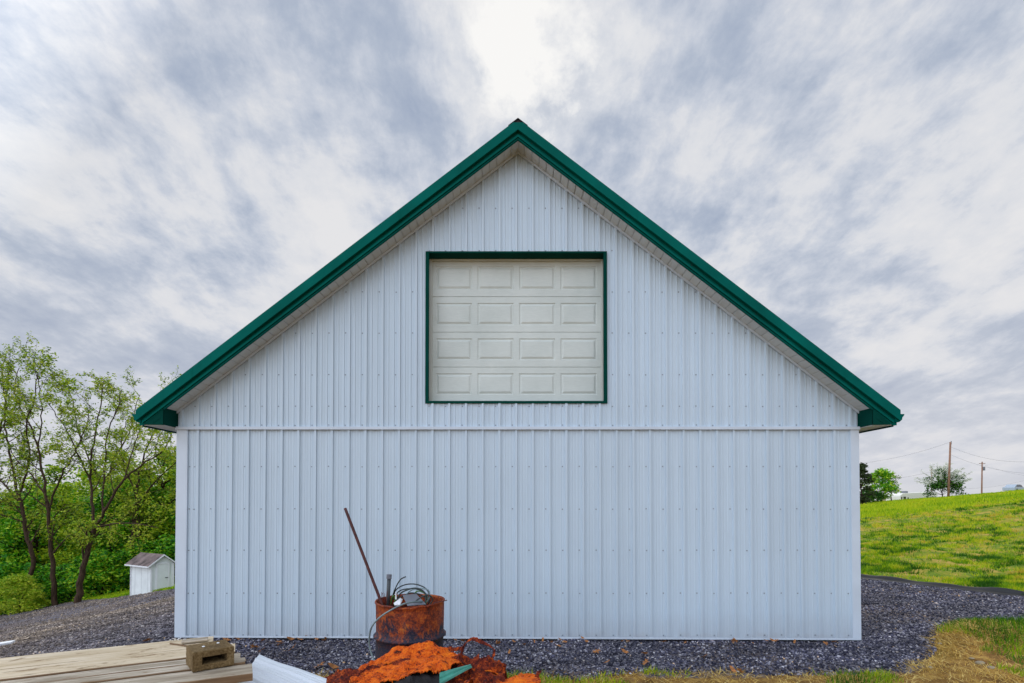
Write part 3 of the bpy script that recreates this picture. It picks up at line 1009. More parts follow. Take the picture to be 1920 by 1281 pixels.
wirething("cable", [at(735, 1126, 4.65), at(742, 1107, 4.62), at(758, 1097, 4.6), at(778, 1095.5, 4.58), at(796, 1102, 4.56), at(805, 1113, 4.52), at(806, 1121, 4.5), at(803, 1133, 4.5)], .0055, M['cable'], "dark cable making the tallest arch over the drum", "cable", cg)
wirething("cable", [at(738, 1125, 4.7), at(748, 1109, 4.7), at(766, 1104, 4.68), at(786, 1106, 4.65), at(800, 1115, 4.6), at(804, 1130, 4.55)], .0055, M['cable'], "dark cable making the second arch, under the tallest one", "cable", cg)
wirething("cable", [at(756, 1124, 4.62), at(768, 1109, 4.6), at(784, 1104, 4.55), at(802, 1106, 4.5), at(806, 1117, 4.45), at(800, 1130, 4.45)], .005, M['cablel'], "paler grey cable looping to the right side of the drum", "cable", cg)
wirething("cable", [at(770, 1122, 4.72), at(782, 1109, 4.72), at(795, 1112, 4.7), at(802, 1122, 4.68), at(797, 1134, 4.65)], .0055, M['cableg'], "bright green cable curled low at the right of the drum", "cable", cg)
wirething("cable", [at(733, 1133, 4.52), at(735, 1121, 4.5), at(738, 1117, 4.5), at(741, 1124, 4.5), at(739, 1136, 4.5)], .005, M['cableg'], "bright green cable loop at the foot of the conduit pipe", "cable", cg)
wirething("cable", [at(742, 1130, 4.5), at(750, 1114, 4.48), at(764, 1106, 4.46), at(780, 1103, 4.45), at(793, 1108, 4.44), at(799, 1119, 4.43), at(796, 1133, 4.42)], .0065, M['cable'], "dark cable making the front arch over the blue-grey plate", "cable", cg)
wirething("cable", [at(740, 1130, 4.66), at(755, 1118, 4.66), at(772, 1112, 4.64), at(792, 1117, 4.62), at(806, 1130, 4.6)], .0065, M['cable'], "dark cable making the lowest, flattest arch behind the plate", "cable", cg)
wirething("cable", [at(776, 1130, 4.40), at(790, 1120, 4.40), at(804, 1116, 4.42), at(811, 1124, 4.44), at(806, 1134, 4.44)], .006, M['cable'], "short dark cable bight at the far right inside the rim", "cable", cg)
hp = [at(792, 1128, 4.42), at(775, 1129, 4.32), at(757, 1132.5, 4.262), at(735, 1143, 4.25), at(712, 1158, 4.25), at(697, 1176, 4.28), at(692.5, 1197, 4.30), at(694, 1218, 4.3), at(702, 1238, 4.26), at(712, 1252, 4.2)]
wirething("hanging_cable", hp, .0072, M['cablel'], "pale grey cable hanging over the drum rim down its left side", "cable")
for k in range(5):
    a = at(711 + k * 3.2, 1121 + rnd.uniform(-2, 3), 4.5); b = at(710 + k * 3.4 + rnd.uniform(-2, 2), 1108 + rnd.uniform(0, 4), 4.48)
    wirething("red_wire", [a + Vector((0, 0, -.05)), a.lerp(b, .5) + Vector((.006, 0, 0)), b], .0022, M['redwire'], "thin frayed dark red wire at the left rim of the drum", "wire", "frayed wires at the rod's foot", 5)
pc = [at(755, 1116, 4.55), at(780, 1113, 4.6), at(799, 1133, 4.38), at(764, 1136, 4.33)]
mb = MB().prism([p - pc[0] for p in pc], (0, .004, -.006)); o = mb.build("metal_plate", M['grey'], loc=pc[0], bevel=.001)
tag(o, "flat blue-grey square plate lying across the scrap in the drum", "plate")
pc = [at(738, 1131, 4.45), at(751, 1121, 4.5), at(755, 1124, 4.5), at(750, 1134, 4.40), at(740, 1135, 4.38)]
mb = MB().prism([p - pc[0] for p in pc], (0, .004, -.006)); o = mb.build("plastic_scrap", M['white'], loc=pc[0])
tag(o, "small white plastic scrap beside the plate in the drum", "scrap")
a, b = at(741, 1124, 4.44), at(743, 1109, 4.46)
mb = MB().prism([(0, 0, 0), (.012, 0, 0), (.008, 0, (b - a).z), (.002, 0, (b - a).z)], (0, .003, 0)); o = mb.build("white_sliver", M['white'], loc=a)
tag(o, "narrow white upright sliver between pipe and plate", "scrap")
a = at(832, 1127, 4.42)
wirething("bent_wire", [at(812, 1131, 4.40), a, at(838, 1125.5, 4.40)], .004, M['rod'], "stub of bent rusty wire poking past the drum's right rim", "wire")

# ------------------------------------------------------------------ crumpled rusted sheets in front of the drum
def jag(t_, s, a):
    return a * (.5 * mnoise.noise(Vector((t_ * 7 + s, s, 0))) + .8 * mnoise.noise(Vector((t_ * 31 + s, s, 3))) + .8 * mnoise.noise(Vector((t_ * 90, s, 9))))

def interp(tab, u):
    xs_ = [q[0] for q in tab]
    out = []
    for k in range(1, len(tab[0])):
        out.append(float(np.interp(u, xs_, [q[k] for q in tab])))
    return out

def patch(name, rows, nu, nv, mat, label, cat, crumple=.02, edge=.03, holes=(), seed=0, solid=.004, group=None, freq=5):
    """rows: list of polylines of world points (back to front); lofted, crumpled, ragged round the rim"""
    def along(poly, u):
        f = u * (len(poly) - 1); i = min(int(f), len(poly) - 2); return poly[i].lerp(poly[i + 1], f - i)
    polys = [bez(r, 6) for r in rows]
    vs = []
    base = rows[0][0].copy()
    for j in range(nv + 1):
        v = j / nv
        for i in range(nu + 1):
            u = i / nu
            fu = u + jag(v, seed + 1, edge * .4) * (1 if i in (0, nu) else 0)
            fv = v
            fu = min(max(fu, 0), 1)
            p = along(bez([along(q, fu) for q in polys], 6), fv)
            n1 = mnoise.noise(p * freq + Vector((seed, 0, 0))); n2 = mnoise.noise(p * freq * 3.1 + Vector((0, seed, 0))); n3 = mnoise.noise(p * 34)
            rid = (1 - abs(mnoise.noise(p * freq * 1.5 + Vector((9, seed, 0)))) * 2.4) + .5 * (1 - abs(mnoise.noise(p * freq * 4 + Vector((2, seed, 0)))) * 2.4)
            d = crumple * (n1 * 1.1 + n2 * .55 + .7 * rid * .5 + n3 * .30 + .16 * mnoise.noise(p * 80))
            e = 0
            if j in (0, nv): e = jag(u, seed + j, edge)
            vs.append(p - base + Vector((jag(v, 4, edge * .5) if i in (0, nu) else 0, -abs(d) * .3, d + e)))
    fs = []
    for j in range(nv):
        for i in range(nu):
            u, v = (i + .5) / nu, (j + .5) / nv
            if any(((u - hu) / ru) ** 2 + ((v - hv) / rv) ** 2 < 1 + .35 * mnoise.noise(Vector((u * 30, v * 30, seed))) for hu, hv, ru, rv in holes): continue
            if (i in (0, nu - 1) or j in (0, nv - 1)) and rnd.random() < .25: continue
            fs.append((j * (nu + 1) + i, j * (nu + 1) + i + 1, (j + 1) * (nu + 1) + i + 1, (j + 1) * (nu + 1) + i))
    mb = MB().add(vs, fs)
    o = mb.build(name, mat, smooth=False, loc=base, solid=solid)
    tag(o, label, cat, group)
    return o

A_ = at
def gnd(px, Y, z=.02):
    p = at(px, 1200, Y); p.z = H(p.x, p.y) + z; return p
# main orange sheet: up from the ground behind, over a hump, out toward the viewer
rows = [
    [gnd(640, 4.22), gnd(700, 4.24), gnd(760, 4.24), gnd(820, 4.2), gnd(880, 4.15)],
    [A_(655, 1272, 4.0), A_(712, 1238, 4.08), A_(755, 1223, 4.10), A_(812, 1216.5, 4.08), A_(868, 1240, 3.98)],
    [A_(640, 1275, 3.85), A_(706, 1250, 3.9), A_(762, 1234, 3.9), A_(818, 1229, 3.85), A_(866, 1245, 3.8)],
    [A_(628, 1286, 3.6), A_(700, 1268, 3.62), A_(757, 1249, 3.62), A_(815, 1244, 3.6), A_(850, 1251, 3.6)],
    [A_(600, 1330, 3.3), A_(680, 1300, 3.3), A_(745, 1276, 3.4), A_(795, 1263, 3.42), A_(832, 1262, 3.45)],
]
patch("rusted_sheet", rows, 130, 110, M['rust_orange'], "big crumpled orange rusted sheet humped up in front of the drum", "rusted metal", .036, .03, freq=4.2,
      holes=[(.40, .60, .17, .028), (.75, .72, .03, .014)], seed=3)
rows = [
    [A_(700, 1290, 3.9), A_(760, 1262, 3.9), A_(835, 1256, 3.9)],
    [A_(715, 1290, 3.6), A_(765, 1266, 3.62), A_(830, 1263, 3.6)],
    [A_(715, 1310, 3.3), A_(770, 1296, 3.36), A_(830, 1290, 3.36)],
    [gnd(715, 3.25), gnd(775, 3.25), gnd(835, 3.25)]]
patch("hollow_shade_patch", rows, 30, 30, M['hollow_shade'], "black patch painting shade into the hollow under the big orange sheet", "scrap", .03, .02, seed=33)  # dark patch added to paint the shade inside the hollow
# dark red torn sheets to its right
rows = [
    [gnd(850, 4.1), gnd(900, 4.1), gnd(960, 4.0)],
    [A_(852, 1246, 3.95), A_(905, 1243, 3.9), A_(948, 1252, 3.85)],
    [A_(838, 1268, 3.6), A_(890, 1262, 3.6), A_(945, 1262, 3.6)],
    [A_(815, 1300, 3.3), A_(880, 1288, 3.3), A_(950, 1290, 3.3)],
]
patch("rusted_sheet", rows, 44, 40, M['rust_dark'], "dark red-brown torn rusted sheet heaped under the curled strip", "rusted metal", .05, .06, seed=8, freq=9)
rows = [[A_(940, 1276, 3.75), A_(975, 1269, 3.75), A_(1010, 1273, 3.7)], [A_(935, 1284, 3.6), A_(975, 1276, 3.6), A_(1012, 1280, 3.55)], [A_(930, 1300, 3.3), A_(975, 1296, 3.3), A_(1015, 1300, 3.3)], [gnd(925, 3.25), gnd(975, 3.2), gnd(1020, 3.2)]]
patch("rusted_sheet", rows, 26, 26, M['rust_orange'], "small low orange rusted piece, rightmost of the scrap heap", "rusted metal", .025, .03, seed=15)
rows = [[gnd(605, 4.0), gnd(640, 4.0), gnd(680, 4.0)], [A_(612, 1280, 3.8), A_(640, 1268, 3.8), A_(672, 1266, 3.8)], [A_(604, 1290, 3.6), A_(640, 1277, 3.6), A_(680, 1274, 3.6)], [A_(590, 1320, 3.3), A_(640, 1310, 3.3), A_(680, 1310, 3.3)]]
patch("rusted_sheet", rows, 30, 30, M['rust_dark'], "ragged dark rusted piece at the heap's left end beside the white sheet", "rusted metal", .035, .04, seed=21, freq=8)

def strip(name, pts, w, mat, label, cat, seed=0, wdir=(0, 1, .2)):
    p = bez(pts, 8); base = p[0].copy(); wd = Vector(wdir).normalized(); vs, fs = [], []
    for i, q in enumerate(p):
        ww = w * (.65 + .9 * abs(mnoise.noise(Vector((i * .35, seed, 0))))) * .5
        t_ = (p[min(i + 1, len(p) - 1)] - p[max(i - 1, 0)]).normalized()
        d = (wd + t_.cross(wd) * .8 * math.sin(i * .16 + seed)).normalized()
        vs += [q - base - d * ww + Vector((0, 0, .004 * mnoise.noise(Vector((i, 0, seed))))), q - base, q - base + d * ww]
    for i in range(len(p) - 1):
        for k in (0, 1): fs.append((i * 3 + k, i * 3 + k + 1, i * 3 + k + 4, i * 3 + k + 3))
    o = MB().add(vs, fs).build(name, mat, loc=base, solid=.005)
    tag(o, label, cat); return o
strip("curled_strip", [A_(884, 1254, 3.78), A_(867, 1240, 3.8), A_(866, 1222, 3.85), A_(873, 1206, 3.86), A_(886, 1198, 3.86), A_(903, 1204, 3.85), A_(921, 1213, 3.82), A_(927, 1222, 3.8), A_(921, 1236, 3.76), A_(908, 1243, 3.74), A_(892, 1246, 3.74), A_(872, 1252, 3.7)], .034, M['rust_dark'],
      "curled rusty strip standing in a loop above the scrap heap", "metal strip", 2)
strip("torn_strip", [A_(820, 1222, 4.15), A_(838, 1216, 4.12), A_(850, 1218, 4.1), A_(868, 1215, 4.0)], .045, M['rust_dark'], "short torn rusty strip lying between drum and loop", "metal strip", 5)
strip("torn_strip", [A_(1002, 1284, 3.6), A_(1006, 1270, 3.6), A_(1012, 1258, 3.62)], .035, M['rust_dark'], "small rusty spike standing at the right end of the heap", "metal strip", 9, (1, .3, 0))
strip("torn_strip", [A_(690, 1268, 3.86), A_(715, 1254, 3.84), A_(742, 1243, 3.82), A_(768, 1236, 3.8)], .05, M['rust_dark'], "dark rusty strip lying along the tear in the orange sheet", "metal strip", 12)
strip("torn_strip", [A_(880, 1262, 3.55), A_(905, 1254, 3.58), A_(930, 1262, 3.55), A_(948, 1278, 3.5)], .045, M['rust_orange'], "orange rusty strip arched over the dark torn sheet", "metal strip", 14)
def plate(px, py, Y, w_, d_, yaw, pitch, roll, mat, label, seed):
    """small bent plate with torn edges"""
    c = A_(px, py, Y); Mx = Matrix.Rotation(yaw, 3, 'Z') @ Matrix.Rotation(pitch, 3, 'X') @ Matrix.Rotation(roll, 3, 'Y')
    n = 16; vs, fs = [], []
    for j in range(n + 1):
        for i in range(n + 1):
            u, v = i / n - .5, j / n - .5
            e = (abs(u) > .49) * jag(v + seed, seed, .03) + 0
            f = (abs(v) > .49) * jag(u + seed, seed + 2, .03)
            z = .14 * w_ * math.cos(u * 3.0) + .10 * w_ * max(0, v) ** 1.5 * 4 + .012 * mnoise.noise(Vector((u * 5, v * 5, seed)))
            vs.append(Mx @ Vector((u * w_ + e, v * d_ + f, z)))
    for j in range(n):
        for i in range(n): fs.append((j * (n + 1) + i, j * (n + 1) + i + 1, (j + 1) * (n + 1) + i + 1, (j + 1) * (n + 1) + i))
    o = MB().add(vs, fs).build("rusted_plate", mat, loc=c, solid=.004); tag(o, label, "rusted plate", "bent plates lying on the scrap heap")
plate(700, 1270, 3.70, .20, .12, .5, .25, -.35, M['rust_dark'], "dark bent plate on the left shoulder of the orange sheet", 1.0)
plate(800, 1243, 3.80, .24, .13, -.3, .35, .18, M['rust_orange'], "bright orange bent plate on top of the hump", 2.0)
plate(655, 1282, 3.70, .18, .12, .9, .3, -.2, M['rust_orange'], "orange bent plate at the heap's left foot", 3.0)
plate(905, 1262, 3.58, .20, .14, -.6, .6, .5, M['rust_dark'], "dark bent plate tilted up below the loop", 4.0)
plate(985, 1288, 3.60, .16, .10, .2, .4, .3, M['rust_dark'], "dark bent plate on the rightmost orange piece", 5.0)
# spiky scraps
for i, (px, py, Yy) in enumerate([(905, 1236, 3.8), (935, 1248, 3.75), (948, 1250, 3.75)]):
    b = A_(px, py, Yy); mb = MB()
    mb.prism([(-.035, 0, -.07), (.03, 0, -.06), (.012, 0, -.01), (.004, 0, .012), (-.01, 0, -.02)], (.006, .02, 0))
    o = mb.build("rust_flake", M['rust_dark'], loc=b); o.rotation_euler = (.3, .2 * i - .2, .5 * i)
    tag(o, ["upright rust flake under the curled loop", "upright rust flake right of the curled loop", "outermost rust flake above the dark torn sheet"][i], "rust flake", "flakes standing on the rust heap")
# teal offcut with ribs
def ribbed(name, c, nu, mat, label, cat, ribs_, amp, solid=.003, seed=0):
    """c: four corners, ribs run from c0c3 edge to c1c2 edge"""
    vs, fs = [], []; base = c[0].copy(); nl = 14
    for j in range(nu + 1):
        v = j / nu
        a = c[0].lerp(c[3], v); b = c[1].lerp(c[2], v)
        n = (c[1] - c[0]).cross(c[3] - c[0]).normalized()
        if n.z < 0: n = -n
        f = (v * ribs_) % 1
        h = amp * (1 if .0 < f < .16 else (.25 if (.44 < f < .52 or .66 < f < .74) else 0))
        for i in range(nl + 1):
            u = i / nl
            p = a.lerp(b, u)
            vs.append(p - base + n * (h + .012 * mnoise.noise(p * 3 + Vector((seed, 0, 0)))))
    for j in range(nu):
        for i in range(nl):
            fs.append((j * (nl + 1) + i, j * (nl + 1) + i + 1, (j + 1) * (nl + 1) + i + 1, (j + 1) * (nl + 1) + i))
    o = MB().add(vs, fs).build(name, mat, loc=base, solid=solid)
    tag(o, label, cat); return o
ribbed("sheet_offcut", [A_(824, 1286, 3.30), A_(885, 1252, 3.46), A_(882, 1245, 3.62), A_(824, 1262, 3.42)], 20, M['sheetg'], "teal green ribbed metal offcut poking out between the rusted sheets", "metal offcut", 2, .01)
ribbed("sheet_offcut", [A_(560, 1300, 3.3), A_(606, 1290, 3.4), A_(611, 1272, 3.62), A_(596, 1272, 3.62)], 10, M['sheetg'], "small teal metal corner showing beside the white sheet's tip", "metal offcut", 1, .006, seed=4)
ribbed("roofing_sheet", [A_(442, 1285, 3.05), A_(600, 1365, 2.8), A_(612, 1274, 3.55), A_(486, 1227, 3.9)], 80, M['sheetw'], "white ribbed roofing sheet leaning down between table and rust heap", "metal sheet", 4, .016, seed=2)

# ------------------------------------------------------------------ timber table with concrete block
TZ = .93
u_ = Vector((math.cos(R(27.5)), math.sin(R(27.5)), 0)); v_ = Vector((-u_.y, u_.x, 0))
fc = at_z(474, 1262, TZ); bc = at_z(1000, 1000, TZ)
WID = .96
table = empty("timber_table", (fc.x, fc.y, 0), R(27.5))
gz = H(fc.x, fc.y)
table.location.z = gz
tag(table, "long weathered plank table with one paler plank along its back", "table")
TL = 2.7; th = .042
pw = [(.0, .20, 'woodg', 0.0), (.222, .330, 'woodg', -.035), (.345, .465, 'woodg', -.06), (.485, .70, 'woodp', -.09), (.706, 1.0, 'woodp', -.225)]
zz0, zz1 = TZ - th - gz, TZ - gz
for i, (a, b, mm, off) in enumerate(pw):
    mb = MB(); n = 28
    vs, fs = [], []; dzp = (0, .003, 0, .004, .001)[i]; zz1 = TZ - gz + dzp
    for k in range(n + 1):
        x = -TL + (TL + off) * k / n
        wob = .004 * mnoise.noise(Vector((k * .3, i * 3, 0))); cup = .003 * mnoise.noise(Vector((k * .2, i, 5)))
        for (yy, zz) in ((a, zz0), (b, zz0), (b + wob, zz1 - .004), (b - .005 + wob, zz1 + cup), (a + .005, zz1 + cup), (a, zz1 - .004)):
            vs.append((x, yy, zz))
    for k in range(n):
        for e in range(6):
            q = (e + 1) % 6; fs.append((k * 6 + e, k * 6 + q, (k + 1) * 6 + q, (k + 1) * 6 + e))
    fs.append(tuple(range(6))); fs.append(tuple(n * 6 + e for e in range(6))[::-1])
    mb.add(vs, fs); mb.m = [1 if (j_ % 6 in (1, 2, 4, 5) and j_ < n * 6) else 0 for j_ in range(len(fs))]; mb.build("plank", [M[mm], M['woodd']], table)  # dark weathered edge colour, also painting shade into the gaps between boards
for xx in (-.30, -TL + .3):
    MB().box((xx - .045, .02, zz0 - .09), (xx, .96, zz0 - .002)).build("cross_beam", M['woodg'], table, bevel=.003)
    for yy in (.06, .80):
        MB().box((xx + .001, yy, 0), (xx + .042, yy + .09, zz0 - .003)).build("leg", M['woodd'], table, bevel=.003)
def tl(x, y, z): return Matrix.Translation((fc.x, fc.y, gz)) @ Matrix.Rotation(R(27.5), 4, 'Z') @ Vector((x, y, z - gz))

# block
bl = at_z(361, 1263, TZ); br = at_z(432, 1258, TZ)
BW, BH, BDp = .205, .108, .20
blk = MB()
ang = R(41)
hx0, hx1, hz0, hz1 = .045, .170, .034, .074
Yf = [(0, 0), (BW, 0)]
# front face with slot
def fq(x0, x1, z0, z1, y=0): blk.quad((x0, y, z0), (x1, y, z0), (x1, y, z1), (x0, y, z1))
fq(0, BW, 0, hz0); fq(0, BW, hz1, BH); fq(0, hx0, hz0, hz1); fq(hx1, BW, hz0, hz1)
dpt = .15
blk.quad((hx0, 0, hz0), (hx1, 0, hz0), (hx1, dpt, hz0), (hx0, dpt, hz0)); blk.quad((hx0, 0, hz1), (hx0, dpt, hz1), (hx1, dpt, hz1), (hx1, 0, hz1))
blk.quad((hx0, 0, hz0), (hx0, dpt, hz0), (hx0, dpt, hz1), (hx0, 0, hz1)); blk.quad((hx1, 0, hz0), (hx1, 0, hz1), (hx1, dpt, hz1), (hx1, dpt, hz0))
fq(hx0, hx1, hz0, hz1, dpt)
blk.quad((0, 0, 0), (0, BDp, 0), (0, BDp, BH), (0, 0, BH)); blk.quad((BW, 0, 0), (BW, BDp, 0), (BW, BDp, BH), (BW, 0, BH))
blk.quad((0, BDp, 0), (BW, BDp, 0), (BW, BDp, BH), (0, BDp, BH)); blk.quad((0, 0, BH), (BW, 0, BH), (BW, BDp, BH), (0, BDp, BH)); blk.quad((0, 0, 0), (BW, 0, 0), (BW, BDp, 0), (0, BDp, 0))
bo = blk.build("concrete_block", M['block'], loc=(bl.x, bl.y, TZ + .004)); bo.rotation_euler = (0, 0, ang)
import bmesh
bm = bmesh.new(); bm.from_mesh(bo.data); bmesh.ops.remove_doubles(bm, verts=bm.verts, dist=1e-5); bmesh.ops.recalc_face_normals(bm, faces=bm.faces); bm.to_mesh(bo.data); bm.free()
b_ = bo.modifiers.new("bevel", 'BEVEL'); b_.width = .006; b_.segments = 2; b_.limit_method = 'ANGLE'
sd = bo.modifiers.new("sub", 'SUBSURF'); sd.subdivision_type = 'SIMPLE'; sd.levels = 4; sd.render_levels = 4
tx = bpy.data.textures.new("grain", 'CLOUDS'); tx.noise_scale = .012
dsp = bo.modifiers.new("d", 'DISPLACE'); dsp.texture = tx; dsp.strength = .005; dsp.mid_level = .5
tag(bo, "small brown concrete block with a slot in its face, on the table", "block")
# short loose board and shaving behind the block
a = at_z(340, 1207, TZ + .01)
mb = MB().box((0, 0, 0), (.15, .07, .014)); o = mb.build("wood_offcut", M['woodg'], loc=(a.x, a.y, TZ + .006), bevel=.003); o.rotation_euler = (0, 0, R(29))
tag(o, "short wood offcut lying on the table behind the concrete block", "offcut")
a = at_z(318, 1209, TZ)
mb = MB().box((0, 0, 0), (.16, .010, .006)); o = mb.build("wood_sliver", M['woodd'], loc=(a.x, a.y, TZ + .004)); o.rotation_euler = (0, 0, R(-22))
tag(o, "thin dark wood sliver lying left of the concrete block", "sliver")
mb = MB()
for k in range(14):
    q = Vector((rnd.uniform(-.05, .07), rnd.uniform(-.02, .03), 0)); s_ = rnd.uniform(.006, .014); an = rnd.uniform(0, 3)
    mb.add([q + Vector((math.cos(an + e) * s_, math.sin(an + e) * s_ * .6, .002 + .008 * (e > 2))) for e in (0, 1.6, 3.1, 4.7)], [(0, 1, 2, 3)])
a = at_z(333, 1203, TZ)
o = mb.build("paper_scraps", M['white'], loc=(a.x, a.y, TZ + .006), solid=.001); tag(o, "torn white paper scraps on the table behind the block", "paper", kind="stuff")
# bird droppings / chips on the block
for i, (dx, dy) in enumerate([(.07, .10), (.15, .13)]):
    mb = MB(); mb.lathe([(.0, .004), (.005, .003), (.009, 0)], 8)
    o = mb.build("white_chip", M['white'], loc=bo.matrix_world @ Vector((0, 0, 0)))
    p = Vector((bl.x, bl.y, TZ + .004)) + Matrix.Rotation(ang, 3, 'Z') @ Vector((dx, dy, BH + .001)); o.location = p
    tag(o, ["white fleck nearer the front on top of the block", "white fleck nearer the back on top of the block"][i], "fleck", "flecks on the block")
# white board on the gravel at the picture's left edge
a = at_z(-30, 1212, H(-6.7, 6.6) + .05); b = at_z(21, 1204, H(-6.7, 6.6) + .05)
mb = MB(); dlt = (b - a); 
mb.prism([Vector((0, 0, 0)), dlt, dlt + Vector((-.02, .09, .01)), Vector((-.02, .09, .01))], (0, 0, -.03))
o = mb.build("trim_board", M['white'], loc=a, bevel=.003); tag(o, "white trim board lying on the gravel at the far left", "board")

# ------------------------------------------------------------------ fallen leaves
def leaf_mesh(kind):
    mb = MB()
    if kind == 0:
        out = [(0, -.06), (.008, -.03), (.03, -.035), (.02, -.01), (.05, .0), (.025, .015), (.04, .045), (.015, .03), (0, .07), (-.015, .03), (-.04, .04), (-.022, .01), (-.05, -.005), (-.02, -.015), (-.03, -.035), (-.008, -.03)]
    else:
        out = [(0, -.05), (.012, -.02), (.018, .01), (.012, .04), (0, .06), (-.014, .035), (-.02, .0), (-.010, -.03)]
    vs = [(x, y, .010 * math.sin(x * 60) + .012 * abs(y) / .06) for x, y in out] + [(0, 0, 0)]
    n = len(out)
    mb.add(vs, [(i, (i + 1) % n, n) for i in range(n)])
    me_o = mb.build("dry_leaf", M['leafd'], solid=.0008)
    return me_o
spots = [(598, 1252, 0, 1.3), (625, 1253, 1, 1.4), (660, 1190, 1, 1), (478, 1216, 0, 1.2), (490, 1222, 0, .9), (525, 1210, 0, .9), (548, 1218, 0, 1.1), (563, 1190, 1, 1), (575, 1191, 1, 1.3), (590, 1192, 1, 1),
         (445, 1196, 0, .9), (425, 1205, 0, 1.0), (1047, 1212, 0, 1), (1117, 1222, 0, 1.1), (1172, 1222, 0, .9), (1208, 1225, 0, .9), (1210, 1243, 0, 1.0), (1137, 1241, 1, .9), (1388, 1259, 0, .9), (1375, 1256, 1, 1), (1490, 1203, 1, .9), (1018, 1201, 1, .8), (275, 1197, 0, 1.1), (982, 1210, 1, .8), (1455, 1203, 0, .8), (545, 1195, 1, 1.2), (610, 1193, 1, 1), (868, 1204, 1, 1), (955, 1225, 1, .9), (1320, 1230, 1, .9)]
for k_ in range(46):
    spots.append((rnd.uniform(420, 1600), 1196.5 + rnd.random() ** 2 * 12, int(rnd.random() < .6), rnd.uniform(.45, .85)))
protos = {}
cnt = 0
for (px, py, kd, sc_) in spots:
    p = at_z(px, py, .0)
    if p.y > DW - .06: p = at_z(px, py + 6, .0)
    if kd not in protos: o = leaf_mesh(kd); protos[kd] = o
    else: o = protos[kd].copy(); col.objects.link(o)
    cnt += 1
    o.location = (p.x, p.y, H(p.x, p.y) + .035)
    o.rotation_euler = (rnd.uniform(-.3, .3) + .35, rnd.uniform(-.4, .4), rnd.uniform(0, 6.28)); s3 = sc_ * 1.0; o.scale = (s3,) * 3
    if kd == 0: lb = "lobed dry brown leaf lying on the dark gravel before the barn"
    else: lb = "narrow dry brown leaf lying on the dark gravel before the barn"
    tag(o, lb, "leaf", "dry leaves on the gravel, " + ("lobed" if kd == 0 else "narrow"))
# pale stones in the straw at the front right
def stone(px, py, s, label):
    p = at_z(px, py, .05); p.z = H(p.x, p.y)
    bm = bmesh.new(); bmesh.ops.create_icosphere(bm, subdivisions=3, radius=s)
    for v in bm.verts:
        k = 1 + .35 * mnoise.noise(v.co * (1.6 / s) * .6 + Vector((px, 0, 0))); v.co = Vector((v.co.x * k * 1.3, v.co.y * k, v.co.z * k * .6))
    me = bpy.data.meshes.new("stone"); bm.to_mesh(me); bm.free(); me.materials.append(M['stone_pale'])
    o = bpy.data.objects.new("stone", me); col.objects.link(o); o.location = (p.x, p.y, p.z + s * .2)
    tag(o, label, "stone", "pale stones in the straw")
stone(1838, 1247, .038, "largest pale stone in the straw below the grassy mound")
stone(1858, 1256, .028, "smaller pale stone touching the largest one on its right")
stone(1822, 1238, .024, "small pale stone just above the largest one")
stone(1745, 1244, .022, "pale stone at the gravel's corner, leftmost of the stones")
stone(1762, 1212, .02, "pale stone on the slope of the grassy mound")

# ------------------------------------------------------------------ black plastic edging along the foot of the hill
pts = [FN + FD * d for d in np.arange(-6, 9, .12)]
mb = MB(); vs, fs = [], []
for i, p in enumerate(pts):
    wob = mnoise.noise(Vector((i * .11, 0, 0))) * .06
    z = H(p.x, p.y)
    hgt = .10 + .07 * mnoise.noise(Vector((i * .17, 3, 0)))
    q = Vector((p.x + NRM[0] * wob, p.y + NRM[1] * wob, z))
    nn = Vector((NRM[0], NRM[1], 0))
    sec = [(-.16, -.01), (-.12, .035 + .02 * mnoise.noise(Vector((i * .4, 1, 1)))), (-.05, .03), (-.02, hgt * .6), (.0, hgt), (.04, hgt * .98), (.07, .05), (.1, -.03)]
    vs += [q + nn * a + Vector((0, 0, b)) for a, b in sec]
for i in range(len(pts) - 1):
    for k in range(7): fs.append((i * 8 + k, i * 8 + k + 1, (i + 1) * 8 + k + 1, (i + 1) * 8 + k))
o = mb.add(vs, fs).build("silt_fence", M['plastic'], smooth=True)
tag(o, "low black plastic silt fence between the gravel and the grassy slope", "silt fence")

